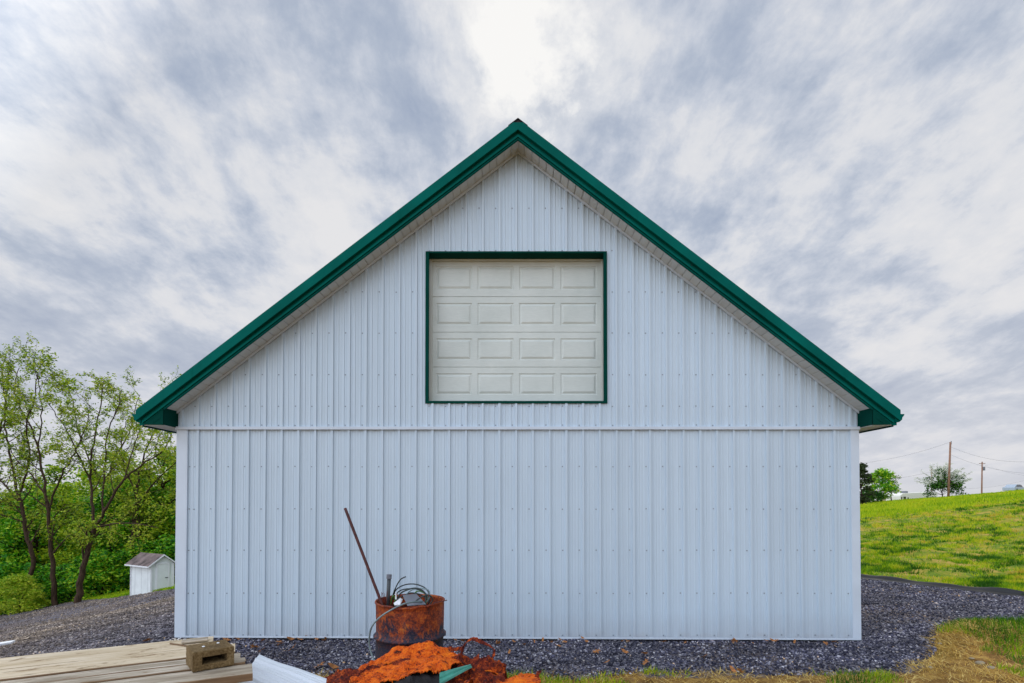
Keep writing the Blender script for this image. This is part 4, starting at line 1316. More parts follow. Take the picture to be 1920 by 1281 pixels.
# ------------------------------------------------------------------ trees
class Tree:
    def __init__(self, seed):
        self.r = random.Random(seed); self.wood = MB(); self.c = []; self.nseg = 0

    def rv(self):
        while True:
            v = Vector((self.r.uniform(-1, 1), self.r.uniform(-1, 1), self.r.uniform(-1, 1)))
            if .05 < v.length < 1: return v.normalized()

    def limb(self, pts, r0, r1, lvl, P_):
        pts = [Vector(p) for p in pts]
        n = len(pts)
        rad = [r0 + (r1 - r0) * (i / (n - 1)) ** .8 for i in range(n)]
        self.wood.tube(pts, rad, (9, 6, 5, 4, 3, 3)[min(lvl, 5)], cap=False)
        return rad

    def branch(self, p, d, ln, r0, lvl, P_):
        n = max(3, 6 - lvl); seg = ln / n; pts = [p.copy()]; d = d.normalized()
        ds = [d.copy()]
        for i in range(n):
            d = (d + self.rv() * P_['wob'] + Vector((0, 0, P_['up']))).normalized()
            p = p + d * seg; pts.append(p.copy()); ds.append(d.copy())
        rad = self.limb(pts, r0, max(r0 * .35, .006), lvl, P_)
        self.spawn(pts, ds, rad, ln, lvl, P_)

    def spawn(self, pts, ds, rad, ln, lvl, P_, start=.25):
        n = len(pts)
        if lvl < P_['levels']:
            k = P_['kids'][min(lvl, len(P_['kids']) - 1)]
            for j in range(k):
                f = start + (1 - start) * (j + self.r.random()) / k
                f = min(f, .999); i = int(f * (n - 1)); pp = pts[i].lerp(pts[i + 1], f * (n - 1) - i)
                dd = ds[min(i + 1, n - 1)]
                side = self.rv(); side = (side - dd * side.dot(dd)).normalized()
                an = R(self.r.uniform(28, 62))
                nd = dd * math.cos(an) + side * math.sin(an)
                self.branch(pp, nd, ln * self.r.uniform(*P_['ratio']), max(rad[i] * .55, .006), lvl + 1, P_)
        if lvl >= P_['leaf_lvl']:
            for i in range(1, n):
                if self.r.random() < P_['leafp'] or i == n - 1: self.c.append((pts[i], ds[min(i, n - 1)]))


def leaf_quads(cs, per, size, spread, rs, droop=.3):
    """rhombus leaves in clusters round the points cs"""
    g = np.random.default_rng(rs)
    c = np.array([tuple(p) for p in cs]); n = len(c) * per
    C = np.repeat(c, per, 0) + g.normal(size=(n, 3)) * spread
    d = g.normal(size=(n, 3)); d[:, 2] = d[:, 2] * .5 - droop; d /= np.linalg.norm(d, axis=1)[:, None]
    s = g.normal(size=(n, 3)); s -= d * (s * d).sum(1)[:, None]; s /= np.linalg.norm(s, axis=1)[:, None]
    L_ = (size * g.uniform(.6, 1.35, n))[:, None]; W_ = L_ * .46
    V = np.stack([C, C + d * L_ * .5 + s * W_ * .5, C + d * L_, C + d * L_ * .5 - s * W_ * .5], 1)
    return V.reshape(-1, 3), g.random(n)


def finish_tree(T, name, base, leafmat, barkmat, per, size, spread, label, cat, group, seed, droop=.3):
    root = empty(name, base)
    wm = T.wood
    wm.v = [(x - base[0], y - base[1], z - base[2]) for x, y, z in wm.v]
    wm.build("trunk", barkmat, root, smooth=True)
    V, va_ = leaf_quads([p - Vector(base) for p, d in T.c], per, size, spread, seed, droop)
    fast_mesh("crown", V, 4, leafmat, root, va_)
    tag(root, label, cat, group)
    return root


PF = dict(wob=.22, up=.05, levels=4, kids=(8, 7, 4, 3), ratio=(.42, .66), leaf_lvl=3, leafp=.62)


def front_tree(base_px, base_py, Y, limbs, r0, seed, label, mat='leaf_young', par=None, per=5, size=.14, group="spring trees at the edge of the woods"):
    par = dict(PF, **(par or {}))
    T = Tree(seed); b = at(base_px, base_py, Y); b.z = H(b.x, b.y) - .05
    sc_ = Y / F
    for k, (pts, ra, rb, dY) in enumerate(limbs):
        P3 = []
        Y0 = Y
        if k:
            sp0 = at(pts[0][0], pts[0][1], Y)
            near_ = min(allp, key=lambda q: (q.x / q.y - sp0.x / sp0.y) ** 2 + ((q.z - CAMZ) / q.y - (sp0.z - CAMZ) / sp0.y) ** 2)
            Y0 = near_.y
        for i, q in enumerate(pts):
            P3.append(at(q[0], q[1], Y0 + (dY * (i / (len(pts) - 1)) if k else 0)))
        if k: P3[0] = near_.copy()
        if k == 0: P3[0] = b.copy(); allp = []
        P3 = bez(P3, 5)
        P3 = [P3[0]] + [p + Vector((T.r.uniform(-1, 1), T.r.uniform(-1, 1), 0)) * .05 for p in P3[1:]]
        allp += P3
        ds = [(P3[min(i + 1, len(P3) - 1)] - P3[max(i - 1, 0)]).normalized() for i in range(len(P3))]
        rad = T.limb(P3, ra * sc_ * (.56 if k == 0 else .46), rb * sc_ * .45, 0 if k == 0 else 1, par)
        ln = sum((P3[i + 1] - P3[i]).length for i in range(len(P3) - 1))
        T.spawn(P3, ds, rad, min(ln, 5.0) * .52, 1, par, .5 if k == 0 else .15)
    return finish_tree(T, "spring_tree", tuple(b), M[mat], M['bark'], per, size, .07, label, "tree", group, seed)


front_tree(145, 1132, 27, [
    ([(145, 1132), (152, 1085), (165, 1035), (176, 990)], 11, 8, 0),
    ([(176, 990), (172, 930), (170, 880), (178, 820), (190, 760), (196, 715)], 6.5, 1.6, 1.5),
    ([(176, 990), (200, 950), (232, 900), (268, 870), (305, 845), (325, 810)], 6.5, 1.6, -1.0),
    ([(178, 988), (215, 982), (255, 982), (298, 990)], 4, 1.3, -1.5),
    ([(190, 965), (195, 900), (200, 820), (222, 760), (228, 730)], 4.5, 1.3, 2.0),
    ([(172, 900), (150, 860), (120, 800), (90, 755)], 4, 1.2, -1.5),
    ([(232, 900), (248, 850), (262, 800), (268, 770)], 3, 1.0, 1.0)],
    0, 101, "spring tree with leaning brown trunk forking low, left of the little shed")
front_tree(103, 1135, 28, [
    ([(103, 1135), (100, 1080), (94, 1010), (90, 940)], 9, 6, 0),
    ([(90, 940), (80, 880), (66, 820), (40, 770), (28, 720), (36, 690)], 5.5, 1.3, 1.0),
    ([(92, 960), (110, 900), (140, 850), (160, 800), (170, 760)], 4, 1.2, -2),
    ([(88, 930), (60, 890), (30, 860), (0, 800)], 4, 1.2, 1.5),
    ([(70, 840), (78, 780), (72, 720), (62, 690)], 3, 1.0, -1)],
    0, 102, "slender straight spring tree, between the leaning forked one and the left edge")
front_tree(30, 1110, 29, [
    ([(66, 1118), (62, 1060), (50, 1000), (36, 930)], 8, 6, 0),
    ([(36, 930), (20, 860), (10, 800), (12, 740), (20, 690)], 5.5, 1.3, 1.0),
    ([(36, 930), (55, 860), (50, 800), (66, 740), (70, 700)], 4.5, 1.3, -2),
    ([(34, 940), (0, 900), (-40, 850), (-70, 780)], 4, 1.2, 1.5)],
    0, 103, "spring tree with a crooked dark trunk, leftmost of the tall ones")
front_tree(-60, 1120, 30, [
    ([(-60, 1125), (-50, 1040), (-40, 960), (-30, 900)], 10, 7, 0),
    ([(-30, 900), (-10, 830), (10, 770), (5, 700), (12, 665)], 6, 1.3, 1.0),
    ([(-30, 900), (-60, 820), (-80, 740), (-70, 690)], 4.5, 1.3, -2)],
    0, 104, "spring tree whose branches reach in from beyond the left edge")
front_tree(248, 1090, 33, [
    ([(246, 1095), (248, 1040), (252, 980), (256, 930)], 9, 6, 0),
    ([(256, 930), (262, 880), (280, 830), (300, 790), (312, 760)], 5, 1.2, 1.0),
    ([(256, 930), (235, 880), (228, 830), (236, 790)], 4, 1.2, -1),
    ([(255, 950), (290, 905), (325, 870), (350, 840)], 4, 1.2, -1)],
    0, 105, "dark trunked spring tree directly behind the shed's left corner", par=dict(leafp=.7))
front_tree(180, 1100, 36, [
    ([(182, 1100), (190, 1040), (192, 980), (200, 930)], 8, 6, 0),
    ([(200, 930), (210, 870), (240, 820), (250, 780), (262, 740)], 5, 1.2, 1.0),
    ([(200, 930), (170, 870), (150, 820), (140, 770), (128, 725)], 4, 1.2, -1)],
    0, 106, "thin spring tree standing further back behind the leaning trunk", par=dict(leafp=.7))


def dense_proto(seed, hgt, rad, nleaf, size, mat, bark, lowest=.15, flat=1.0):
    T = Tree(seed); r = T.r
    T.wood.tube([(0, 0, -.3), (r.uniform(-.15, .15), 0, hgt * .25), (r.uniform(-.3, .3), r.uniform(-.2, .2), hgt * .5), (r.uniform(-.4, .4), 0, hgt * .82)], [hgt * .020, hgt * .016, hgt * .012, .03], 7)
    cl_c = []
    for k in range(34):
        z = hgt * (lowest + (1 - lowest) * r.random() ** .85)
        prof_ = math.sin(min(1, (z / hgt - lowest) / (1 - lowest) * .86 + .14) * math.pi) ** .6
        a = r.uniform(0, 2 * math.pi); q = rad * prof_ * r.uniform(.35, 1.0)
        c = Vector((math.cos(a) * q, math.sin(a) * q * flat, z)); cl_c.append((c, r.uniform(.14, .26) * rad * 1.6))
        if k % 2 == 0:
            z0 = max(hgt * .12, z - q * .7)
            T.wood.tube([(0, 0, z0), (c.x * .5, c.y * .5, (z0 + z) * .5 + .1), tuple(c)], [hgt * .008, hgt * .005, .012], 4, cap=False)
    g = np.random.default_rng(seed)
    idx = g.integers(0, len(cl_c), nleaf)
    cen = np.array([tuple(cl_c[i][0]) for i in idx]); rr_ = np.array([cl_c[i][1] for i in idx])
    d = g.normal(size=(nleaf, 3)); d /= np.linalg.norm(d, axis=1)[:, None]
    P_ = cen + d * (rr_ * g.uniform(.35, 1.12, nleaf))[:, None] * np.array([1, 1, .7])
    P_[:, 2] = np.maximum(P_[:, 2], .05)
    dr = g.normal(size=(nleaf, 3)); dr[:, 2] = dr[:, 2] * .4 - .25; dr /= np.linalg.norm(dr, axis=1)[:, None]
    s = g.normal(size=(nleaf, 3)); s -= dr * (s * dr).sum(1)[:, None]; s /= np.linalg.norm(s, axis=1)[:, None]
    L_ = (size * g.uniform(.6, 1.4, nleaf))[:, None]
    V = np.stack([P_, P_ + dr * L_ * .5 + s * L_ * .25, P_ + dr * L_, P_ + dr * L_ * .5 - s * L_ * .25], 1).reshape(-1, 3)
    return T, V, g.random(nleaf)


def make_dense(name, seed, hgt, rad, nleaf, size, mat, bark, lowest=.15, parts=("trunk", "crown")):
    T, V, va_ = dense_proto(seed, hgt, rad, nleaf, size, mat, bark, lowest)
    root = empty(name, (0, 0, 0))
    T.wood.build(parts[0], M[bark], root, smooth=True)
    fast_mesh(parts[1], V, 4, M[mat], root, va_)
    return root


dense = [make_dense("woodland_tree", 201, 9.5, 2.9, 7000, .26, 'leaf_dense', 'barkd', .12),
         make_dense("woodland_tree", 202, 8.5, 3.3, 7000, .26, 'leaf_dense', 'barkd', .08),
         make_dense("woodland_tree", 203, 10.5, 3.0, 7000, .26, 'leaf_olive', 'bark', .2),
         make_dense("woodland_tree", 204, 7.5, 3.0, 8000, .24, 'leaf_olive', 'barkd', .08)]
kinds = ["deep green leafy tree", "broad deep green tree", "tall olive green tree", "low spreading olive green tree"]
# (px, Y, proto, height factor): one woodland row behind another
wt = []
for k, px in enumerate(range(-150, 420, 46)): wt.append((px + rnd.uniform(-10, 10), rnd.uniform(34, 38), k % 4, rnd.uniform(.72, .9)))
for k, px in enumerate(range(-130, 640, 50)): wt.append((px + rnd.uniform(-10, 10), rnd.uniform(42, 47), (k * 3 + 1) % 4, rnd.uniform(.95, 1.12)))
for k, px in enumerate(range(-160, 760, 66)): wt.append((px + rnd.uniform(-10, 10), rnd.uniform(53, 60), (k + 2) % 4, rnd.uniform(1.15, 1.35)))
rows_n = ["front", "middle", "back"]
used = set()
for i, (px, Y, kp, s_) in enumerate(wt):
    src = dense[kp]
    o = src if kp not in used else copy_tree(src)
    used.add(kp)
    p = at(px, 900, Y); o.location = (p.x, p.y, H(p.x, p.y) - .1)
    o.rotation_euler = (0, 0, rnd.uniform(0, 6.28)); o.scale = (s_, s_, s_ * rnd.uniform(.92, 1.08))
    rw = 0 if Y < 40 else (1 if Y < 50 else 2)
    if px > 470: where = "standing behind the barn"
    elif px < 10: where = "beyond the left edge"
    elif px < 80: where = "behind the crooked trunk"
    elif px < 140: where = "behind the slender trunk"
    elif px < 200: where = "behind the leaning trunk"
    elif px < 260: where = "left of the shed roof"
    elif px < 330: where = "above the shed roof"
    else: where = "beside the barn corner"
    tag(o, f"{kinds[kp]}, {rows_n[rw]} woodland row, {where}", "tree", "trees of the woods behind the shed")

# shrubs at the foot of the woods
sh = make_dense("bright_shrub", 301, 2.6, 1.5, 5200, .16, 'leaf_yellow', 'barkd', .02)
sh2 = make_dense("undergrowth_shrub", 302, 2.6, 1.6, 5200, .18, 'leaf_dense', 'barkd', .02)
p = at(38, 1120, 27.5); sh.location = (p.x, p.y, H(p.x, p.y)); sh.scale = (.85, .85, .72)
tag(sh, "yellow-green leafy shrub at the edge of the gravel, far left", "shrub")
c2 = copy_tree(sh); p = at(-45, 1110, 28.5); c2.location = (p.x, p.y, H(p.x, p.y)); c2.scale = (1.1, 1.0, .95); c2.rotation_euler = (0, 0, 2)
tag(c2, "larger yellow-green shrub reaching in from beyond the left edge", "shrub")
us = [(188, 29.5, .95, "undergrowth shrub just right of the leaning forked trunk"), (128, 30.5, .8, "undergrowth shrub between the slender and the leaning trunk"),
      (224, 30, .85, "undergrowth shrub left of the shed wall"), (80, 31, .9, "undergrowth shrub behind the yellow-green shrub"), (270, 31, 1.0, "undergrowth shrub behind the shed's side wall"),
      (322, 31, 1.0, "undergrowth shrub behind the shed's door end"), (10, 32, 1.1, "undergrowth shrub behind the far left trunks"), (160, 33, 1.0, "undergrowth shrub further back behind the leaning trunk"),
      (-60, 33, 1.2, "undergrowth shrub past the left edge of the woods"), (205, 34, 1.1, "undergrowth shrub further back left of the shed")]
for i, (px, Y, s_, lb) in enumerate(us):
    o = sh2 if i == 0 else copy_tree(sh2)
    p = at(px, 1100, Y); o.location = (p.x, p.y, H(p.x, p.y) - .05); o.rotation_euler = (0, 0, i * 1.3); o.scale = (s_, s_, s_)
    tag(o, lb, "shrub", "shrubs under the woodland trees")

# ------------------------------------------------------------------ little white shed
SY = 22.0
c0 = at(283, 1117, SY)                                   # near corner
sz = H(c0.x, c0.y)
shed = empty("garden_shed", (c0.x, c0.y, c0.z))
tag(shed, "little white shed with a brown shingle roof and one door", "shed")
a1 = at(245.5, 1118, SY + .75); a2 = at(324, 1111.5, SY + .55)
us_ = Vector((a1.x - c0.x, a1.y - c0.y, 0)); vs_ = Vector((a2.x - c0.x, a2.y - c0.y, 0))
hw = at(283, 1057, SY).z - c0.z; rdg = hw + .33
Ls, Wd = us_.length, vs_.length
un, vn = us_.normalized(), vs_.normalized()
def sp_(a, b, z): return un * a + vn * b + Vector((0, 0, z))
mb = MB()
mb.prism([sp_(0, 0, -.25), sp_(0, Wd, -.25), sp_(0, Wd, hw), sp_(0, Wd / 2, rdg), sp_(0, 0, hw)], un * Ls)
mb.build("wall", M['shedw'], shed)
mb = MB()
for q in np.arange(.25, Ls - .1, .5): mb.prism([sp_(q, -.003, -.2), sp_(q + .007, -.003, -.2), sp_(q + .007, -.003, hw - .02), sp_(q, -.003, hw - .02)], vn * .001)
mb.build("wall_groove", M['grey'], shed)
for (a, b) in ((0, 0), (0, Wd), (Ls, 0)):
    mb = MB(); q0 = sp_(a, b, 0)
    mb.box((-.035, -.035, -.2), (.035, .035, hw - .03), M=Matrix.Translation(q0) @ Matrix.Rotation(math.atan2(vn.y, vn.x), 4, 'Z'))
    mb.build("corner_board", M['white'], shed)
mb = MB(); ov = .13
sl2 = (rdg - hw) / (Wd / 2)
for s_, b0, b1 in ((0, -ov * 1.3, Wd / 2), (1, Wd / 2, Wd + ov * 1.3)):
    z0 = hw - sl2 * ov * 1.3 if s_ == 0 else rdg; z1 = rdg if s_ == 0 else hw - sl2 * ov * 1.3
    mb.prism([sp_(-ov, b0, z0 + .01), sp_(-ov, b1, z1 + .01), sp_(-ov, b1, z1 + .04), sp_(-ov, b0, z0 + .04)], un * (Ls + 2 * ov))
rf_ = mb.build("shed_roof", M['shedroof'], shed)
mb = MB()
for b0, z0, b1, z1 in ((-ov * 1.3, hw - sl2 * ov * 1.3, Wd / 2, rdg), (Wd / 2, rdg, Wd + ov * 1.3, hw - sl2 * ov * 1.3)):
    mb.prism([sp_(-ov - .02, b0, z0 - .02), sp_(-ov - .02, b1, z1 - .02), sp_(-ov - .02, b1, z1 + .036), sp_(-ov - .02, b0, z0 + .036)], un * .018)
mb.prism([sp_(-ov, -ov * 1.3 - .02, hw - sl2 * ov * 1.3 - .02), sp_(-ov, -ov * 1.3 - .002, hw - sl2 * ov * 1.3 - .02), sp_(-ov, -ov * 1.3 - .002, hw - sl2 * ov * 1.3 + .034), sp_(-ov, -ov * 1.3 - .02, hw - sl2 * ov * 1.3 + .034)], un * (Ls + 2 * ov))
mb.build("fascia", M['white'], rf_)
mb = MB()
d0, d1, dt = Wd * .28, Wd * .74, hw - .06
mb.prism([sp_(-.03, d0, .03), sp_(-.03, d1, .03), sp_(-.03, d1, dt), sp_(-.03, d0, dt)], un * .025)
dr = mb.build("door", M['shedw'], shed)
mb = MB()
for a, b, z0, z1 in ((d0 - .06, d0 - .006, 0, dt + .06), (d1 + .006, d1 + .06, 0, dt + .06), (d0 - .006, d1 + .006, dt + .008, dt + .06)):
    mb.prism([sp_(-.04, a, z0), sp_(-.04, b, z0), sp_(-.04, b, z1), sp_(-.04, a, z1)], un * .038)
mb.build("door_trim", M['white'], dr)
mb = MB(); mb.prism([sp_(-.055, d1 - .10, dt * .54), sp_(-.055, d1 - .0, dt * .54), sp_(-.055, d1 - .0, dt * .54 + .035), sp_(-.055, d1 - .10, dt * .54 + .035)], un * .02)
mb.build("latch", M['grey'], dr)
mb = MB(); mb.prism([sp_(-.012, d0, -.06), sp_(-.012, d1, -.06), sp_(-.012, d1, .02), sp_(-.012, d0, .02)], un * .01); mb.build("threshold", M['woodd'], shed)

# ------------------------------------------------------------------ on top of the hill
def ph(px, Y, dz=0.0):
    p = at(px, 930, Y); p.z = H(p.x, p.y) + dz; return p
def hill_tree(px, Y, top_py, seed, rad, n, mat, bark, label, cat="tree", size=.34, lowest=.1, name="hill_tree", sx=1.0):
    b = ph(px, Y); hgt = at(px, top_py, Y).z - b.z
    o = make_dense(name, seed, hgt, rad, n, size, mat, bark, lowest); o.location = b; o.scale = (sx, 1, 1)
    tag(o, label, cat); return o
hill_tree(1616, 62, 872, 401, 1.25, 2600, 'leaf_purple', 'barkd', "narrow dark purplish-green tree beside the barn's right corner", name="purple_leaved_tree", size=.3)
hill_tree(1630, 70, 918, 402, 1.6, 1600, 'leaf_dark', 'barkd', "low dark bush between the purplish tree and the round tree", "bush", name="dark_bush", size=.3)
hill_tree(1652, 70, 884, 403, 1.9, 4200, 'leaf_dense', 'barkd', "round green tree left of the white trailer", name="round_tree", size=.27)
hill_tree(1672, 71, 888, 404, 1.2, 500, 'leaf_young', 'barkd', "sparse half-bare tree touching the round green tree", name="sparse_tree", size=.24, lowest=.35)
# blossom tree: dark leafy core, pale blossom sprays on arching branches
bY = 72; b = ph(1768, bY); hB = at(1768, 880, bY).z - b.z
bt_ = make_dense("blossom_tree", 405, hB * .92, 2.3, 3000, .28, 'leaf_dark', 'barkd', .12); bt_.location = b
T = Tree(77); 
for k in range(46):
    a = T.r.uniform(0, 2 * math.pi); el = R(T.r.uniform(15, 85)); d = Vector((math.cos(a) * math.cos(el), math.sin(a) * math.cos(el), math.sin(el)))
    p0 = Vector((0, 0, hB * .35)) + d * .8; q = [p0 + d * s + Vector((0, 0, -.03 * s * s)) for s in (0, .8, 1.5, 2.7 + T.r.uniform(-.5, .5))]
    T.wood.tube(q, [.03, .022, .016, .01], 4, cap=False)
    for s in range(1, 14): 
        f = 1 + s / 13 * 1.99; i = min(int(f), 2); T.c.append((q[i].lerp(q[i + 1], f - i), d))
T.wood.build("branches", M['barkd'], bt_)
V, va_ = leaf_quads([p for p, d in T.c], 6, .22, .07, 5, 0)
fast_mesh("blossom", V, 4, M['blossom'], bt_, va_)
tag(bt_, "dark green tree with pale blossom sprays, behind the tall pole", "tree")

def pole(px, Y, top, r, label, lean=0.0, arm=False, base_py=None):
    b = ph(px, Y, -.1); tp = at(px + lean, top, Y)
    root = empty("utility_pole", b); n = tp - b
    MB().tube([(0, 0, 0), tuple(n)], [r, r * .72], 10).build("pole_shaft", M['pole'], root, smooth=True)
    if arm:
        MB().box((n.x - .7, n.y - .06, n.z - .45), (n.x + .7, n.y + .06, n.z - .33)).build("cross_arm", M['pole'], root)
        MB().tube([(n.x + .35, n.y, n.z - 2.0), (n.x + .35, n.y, n.z - 1.2)], [.26, .26], 10).build("transformer", M['grey'], root)
    else:
        MB().tube([(n.x + .1, n.y, n.z - .3), (n.x + .1, n.y, n.z + .12)], [.05, .05], 6).build("insulator", M['grey'], root)
    tag(root, label, "utility pole", "utility poles on the hill"); return tp
t1 = pole(1778, 66, 829, .135, "tallest utility pole, brown, in front of the blossom tree", 4)
t2 = pole(1840, 120, 866, .17, "utility pole with a cross arm, standing beyond the crest", 1.5, True)
t3 = pole(1747, 110, 876, .10, "thin utility pole rising behind the trailer's right end", 0)
def line(a, b, sag, label):
    n = 16; p = [a.lerp(b, i / n) - Vector((0, 0, sag * 4 * (i / n) * (1 - i / n))) for i in range(n + 1)]
    o = MB().tube([q - a for q in p], .009, 4).build("power_line", M['wire'], loc=a); tag(o, label, "power line", "power lines on the hill")
line(t1, at(1480, 870, 70), 1.2, "wire running left from the tallest pole's top behind the barn")
line(t1 + Vector((0, 0, -.6)), at(1980, 860, 60), 1.0, "upper wire running right from the tallest pole's top")
line(t1 + Vector((0, 0, -3.2)), at(1480, 905, 70), .9, "lower wire running left from halfway up the tallest pole")
line(t1 + Vector((0, 0, -1.6)), at(2000, 885, 60), 1.0, "lower wire running right from the tallest pole")
line(t2 + Vector((0, 0, -.5)), at(2010, 895, 110), 1.2, "wire running right from the far pole's cross arm")
line(t3 + Vector((0, 0, -4.0)), at(2000, 875, 90), 1.8, "long wire crossing from the thin pole past the far pole")

# travel trailer
tY = 93
ta, tb = ph(1688, tY), ph(1758, tY + 5)
tz = at(1700, 926, tY).z
tr = empty("travel_trailer", (ta.x, ta.y, min(ta.z, tb.z)), math.atan2(tb.y - ta.y, tb.x - ta.x))
tag(tr, "white travel trailer with small dark windows parked beyond the crest", "trailer")
TLn = math.hypot(tb.x - ta.x, tb.y - ta.y); tH = tz - tr.location.z; b0 = .45
mb = MB(); mb.prism([(0, 0, b0), (TLn, 0, b0), (TLn, 0, tH + .25), (TLn - .2, 0, tH + .45), (.9, 0, tH + .1), (.1, 0, tH - .25), (0, 0, tH - .5)], (0, 2.4, 0))
mb.build("body", M['rv'], tr, bevel=.06)
for a, w_, h_ in ((.25, .32, .5), (.95, .75, .55), (2.15, .4, .4), (4.4, .0, .0)):
    if w_: MB().box((a, -.03, tH - 1.05), (a + w_, .01, tH - 1.05 + h_)).build("window", M['glass'], tr)
MB().box((2.9, .8, tH + .12), (3.9, 1.6, tH + .52)).build("air_conditioner", M['grey'], tr, bevel=.05)
for a in (TLn * .5, TLn * .62):
    MB().tube([(a, -.02, .36), (a, .2, .36)], [.36, .36], 16).build("wheel", M['rubber'], tr)
# house gable behind
hY = 125; hb = ph(1668, hY); hb.z -= 0
hs = empty("house", hb); zt_ = at(1668, 930, hY).z - hb.z
mb = MB(); mb.prism([(-4.5, 0, -1), (4.5, 0, -1), (4.5, 0, zt_ - 1.8), (0, 0, zt_), (-4.5, 0, zt_ - 1.8)], (0, 9, 0)); mb.build("wall", M['housew'], hs)
mb = MB()
for s_ in (-1, 1): mb.prism([(0, -.3, zt_ + .05), (s_ * 4.9, -.3, zt_ - 1.9), (s_ * 4.9, -.3, zt_ - 1.65), (0, -.3, zt_ + .3)], (0, 9.6, 0))
mb.build("roof", M['houser'], hs); tag(hs, "beige gabled house roof just showing between round tree and trailer", "house")

def car(px, Y, ln, mat, label, topy=None, rz=0.0):
    b = ph(px, Y)
    root = empty("parked_car", b, rz); tag(root, label, "car")
    w = 1.8
    mb = MB(); mb.prism([(-ln / 2, 0, .3), (ln / 2, 0, .3), (ln / 2, 0, .75), (ln / 2 - .2, 0, .92), (ln * .22, 0, .98), (-ln / 2 + .1, 0, 1.0), (-ln / 2, 0, .8)], (0, w, 0)); mb.build("body", mat, root, bevel=.06)
    mb = MB(); mb.prism([(-ln * .42, .12, .98), (ln * .24, .12, .97), (ln * .08, .12, 1.46), (-ln * .02, .12, 1.52), (-ln * .25, .12, 1.5)], (0, w - .24, 0)); cb = mb.build("cabin", mat, root, bevel=.05)
    mb = MB(); mb.prism([(-ln * .34, .10, 1.03), (-ln * .10, .10, 1.03), (-ln * .10, .10, 1.42), (-ln * .24, .10, 1.42)], (0, .03, 0)); mb.prism([(-ln * .08, .10, 1.03), (ln * .19, .10, 1.03), (ln * .07, .10, 1.40), (-ln * .08, .10, 1.43)], (0, .03, 0)); mb.build("window", M['glass'], cb)
    for a in (-ln * .32, ln * .32): MB().tube([(a, -.03, .33), (a, .2, .33)], [.33, .33], 16).build("wheel", M['rubber'], root)
    return root
c_ = car(1915, 100, 6.0, M['carblue'], "silver-blue car roof just showing over the crest at far right", rz=.5)
c_.location.z = at(1896, 909.5, 104).z - 1.52
c_ = car(1638, 84, 4.6, M['rv'], "white car parked behind the round green tree", rz=.4)
c_.location.z = at(1638, 930, 84).z - 1.52

# ------------------------------------------------------------------ light and sky
SUN_EL, SUN_AZ = 40.8, 2.6       # azimuth clockwise from +Y
sd_ = bpy.data.lights.new("sun", 'SUN'); sd_.energy = 1.5; sd_.angle = R(14); sd_.color = (1.0, .96, .90)
so = bpy.data.objects.new("sun", sd_); col.objects.link(so)
dirv = Vector((math.sin(R(SUN_AZ)) * math.cos(R(SUN_EL)), math.cos(R(SUN_AZ)) * math.cos(R(SUN_EL)), math.sin(R(SUN_EL))))
so.rotation_euler = (-dirv).to_track_quat('-Z', 'Y').to_euler(); so.location = (0, 60, 60)

w = bpy.data.worlds.new("World"); scene.world = w; w.use_nodes = True
t = NT(w.node_tree)
bg = t.N["Background"]
tc = t.n("ShaderNodeTexCoord"); D = tc.outputs["Generated"]
sky = t.n("ShaderNodeTexSky", sky_type='NISHITA'); sky.sun_disc = False
sky.sun_elevation = R(SUN_EL); sky.sun_rotation = R(SUN_AZ); sky.air_density = 1.0; sky.dust_density = 2.0
nrm = t.n("ShaderNodeVectorMath", operation='NORMALIZE'); t.l(D, nrm.inputs[0])
sx_ = t.n("ShaderNodeSeparateXYZ"); t.l(nrm.outputs[0], sx_.inputs[0])
X_, Y_, Z_ = sx_.outputs
zc = t.math('ADD', t.math('MAXIMUM', Z_, 0.0), .30)
cb = t.n("ShaderNodeCombineXYZ"); t.l(t.math('DIVIDE', X_, zc), cb.inputs[0]); t.l(t.math('DIVIDE', Y_, zc), cb.inputs[1])
pl_ = cb.outputs[0]
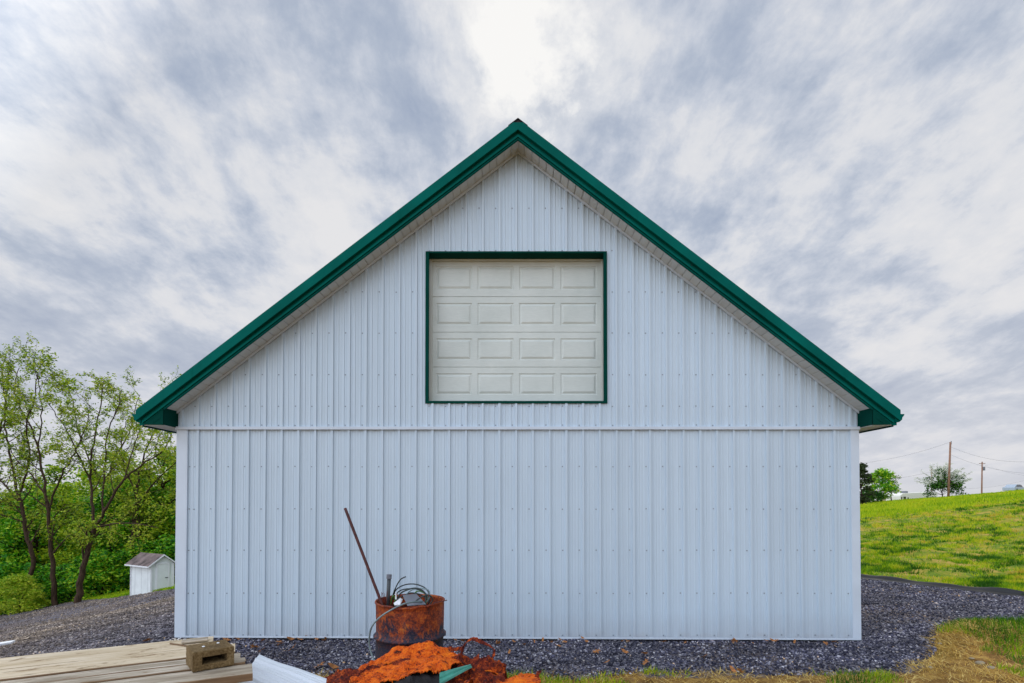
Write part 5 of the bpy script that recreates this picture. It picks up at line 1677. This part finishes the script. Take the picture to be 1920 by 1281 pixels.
# cloud masses, finer billows and wisps, all on a flat deck overhead
wv = t.n("ShaderNodeTexNoise"); t.l(pl_, wv.inputs["Vector"]); wv.inputs["Scale"].default_value = 2.4; wv.inputs["Detail"].default_value = 3
wm_ = t.n("ShaderNodeVectorMath", operation='MULTIPLY_ADD'); t.l(wv.outputs["Color"], wm_.inputs[0]); wm_.inputs[1].default_value = (.10, .10, 0); t.l(pl_, wm_.inputs[2])
pw_ = wm_.outputs[0]
n1 = t.noise(t.mapping(pw_, (1.0, .75, 1), (12.3, 3.1, 0), (0, 0, .15)), 1.6, 2, .5)
n2 = t.noise(t.mapping(pw_, (1.2, .95, 1), (7.1, 4.2, 0), (0, 0, -.12)), 5.2, 8, .62)
n3 = t.noise(t.mapping(pw_, (1.6, .7, 1), (1.1, 9.2, 0)), 11.0, 6, .6)
dens = t.math('ADD', t.math('ADD', t.math('MULTIPLY', n1, .46), t.math('MULTIPLY', n2, .44)), t.math('MULTIPLY', n3, .14))
CL = 9.0    # cloud radiance in sky units (background strength .1)
cloud = t.ramp(dens, [(.41, (.90, .90, .92)), (.475, (.81, .83, .88)), (.52, (.65, .70, .80)), (.57, (.49, .56, .69)), (.66, (.34, .42, .58))])
hz = t.ramp(Z_, [(.0, .75), (.20, .25), (.40, 0.0)])
cloud = t.mix(hz, cloud, (.86, .85, .88))
dt_ = t.n("ShaderNodeVectorMath", operation='DOT_PRODUCT'); t.l(nrm.outputs[0], dt_.inputs[0]); dt_.inputs[1].default_value = dirv
glow = t.ramp(t.math('ADD', dt_.outputs["Value"], t.math('MULTIPLY', t.math('SUBTRACT', .5, n2), .028)), [(.986, 0.0), (.9965, .30), (1.004, 1.0)])
cloud = t.mix(glow, cloud, (1.09, 1.08, 1.06))
sc_c = t.n("ShaderNodeVectorMath", operation='SCALE'); t.l(cloud, sc_c.inputs[0]); sc_c.inputs["Scale"].default_value = CL
skl = t.n("ShaderNodeVectorMath", operation='MINIMUM'); t.l(sky.outputs[0], skl.inputs[0]); skl.inputs[1].default_value = (4, 4, 4.3)
final = t.mix(.93, skl.outputs[0], sc_c.outputs[0])
# brightness added to the unseen sky behind the viewer, to light the front wall
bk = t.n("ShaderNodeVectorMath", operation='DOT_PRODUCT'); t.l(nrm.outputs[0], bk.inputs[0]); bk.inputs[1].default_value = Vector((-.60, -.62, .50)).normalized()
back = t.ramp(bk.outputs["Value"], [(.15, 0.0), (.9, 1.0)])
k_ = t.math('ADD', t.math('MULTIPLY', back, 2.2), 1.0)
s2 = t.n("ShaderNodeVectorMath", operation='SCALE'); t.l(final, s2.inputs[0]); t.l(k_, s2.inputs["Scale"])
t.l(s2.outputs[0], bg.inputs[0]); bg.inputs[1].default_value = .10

scene.view_settings.view_transform = 'Standard'
scene.view_settings.look = 'None'
scene.view_settings.exposure = 0.0
scene.view_settings.gamma = 1.0
scene.cycles.max_bounces = 6
scene.cycles.diffuse_bounces = 3
scene.cycles.use_denoising = True
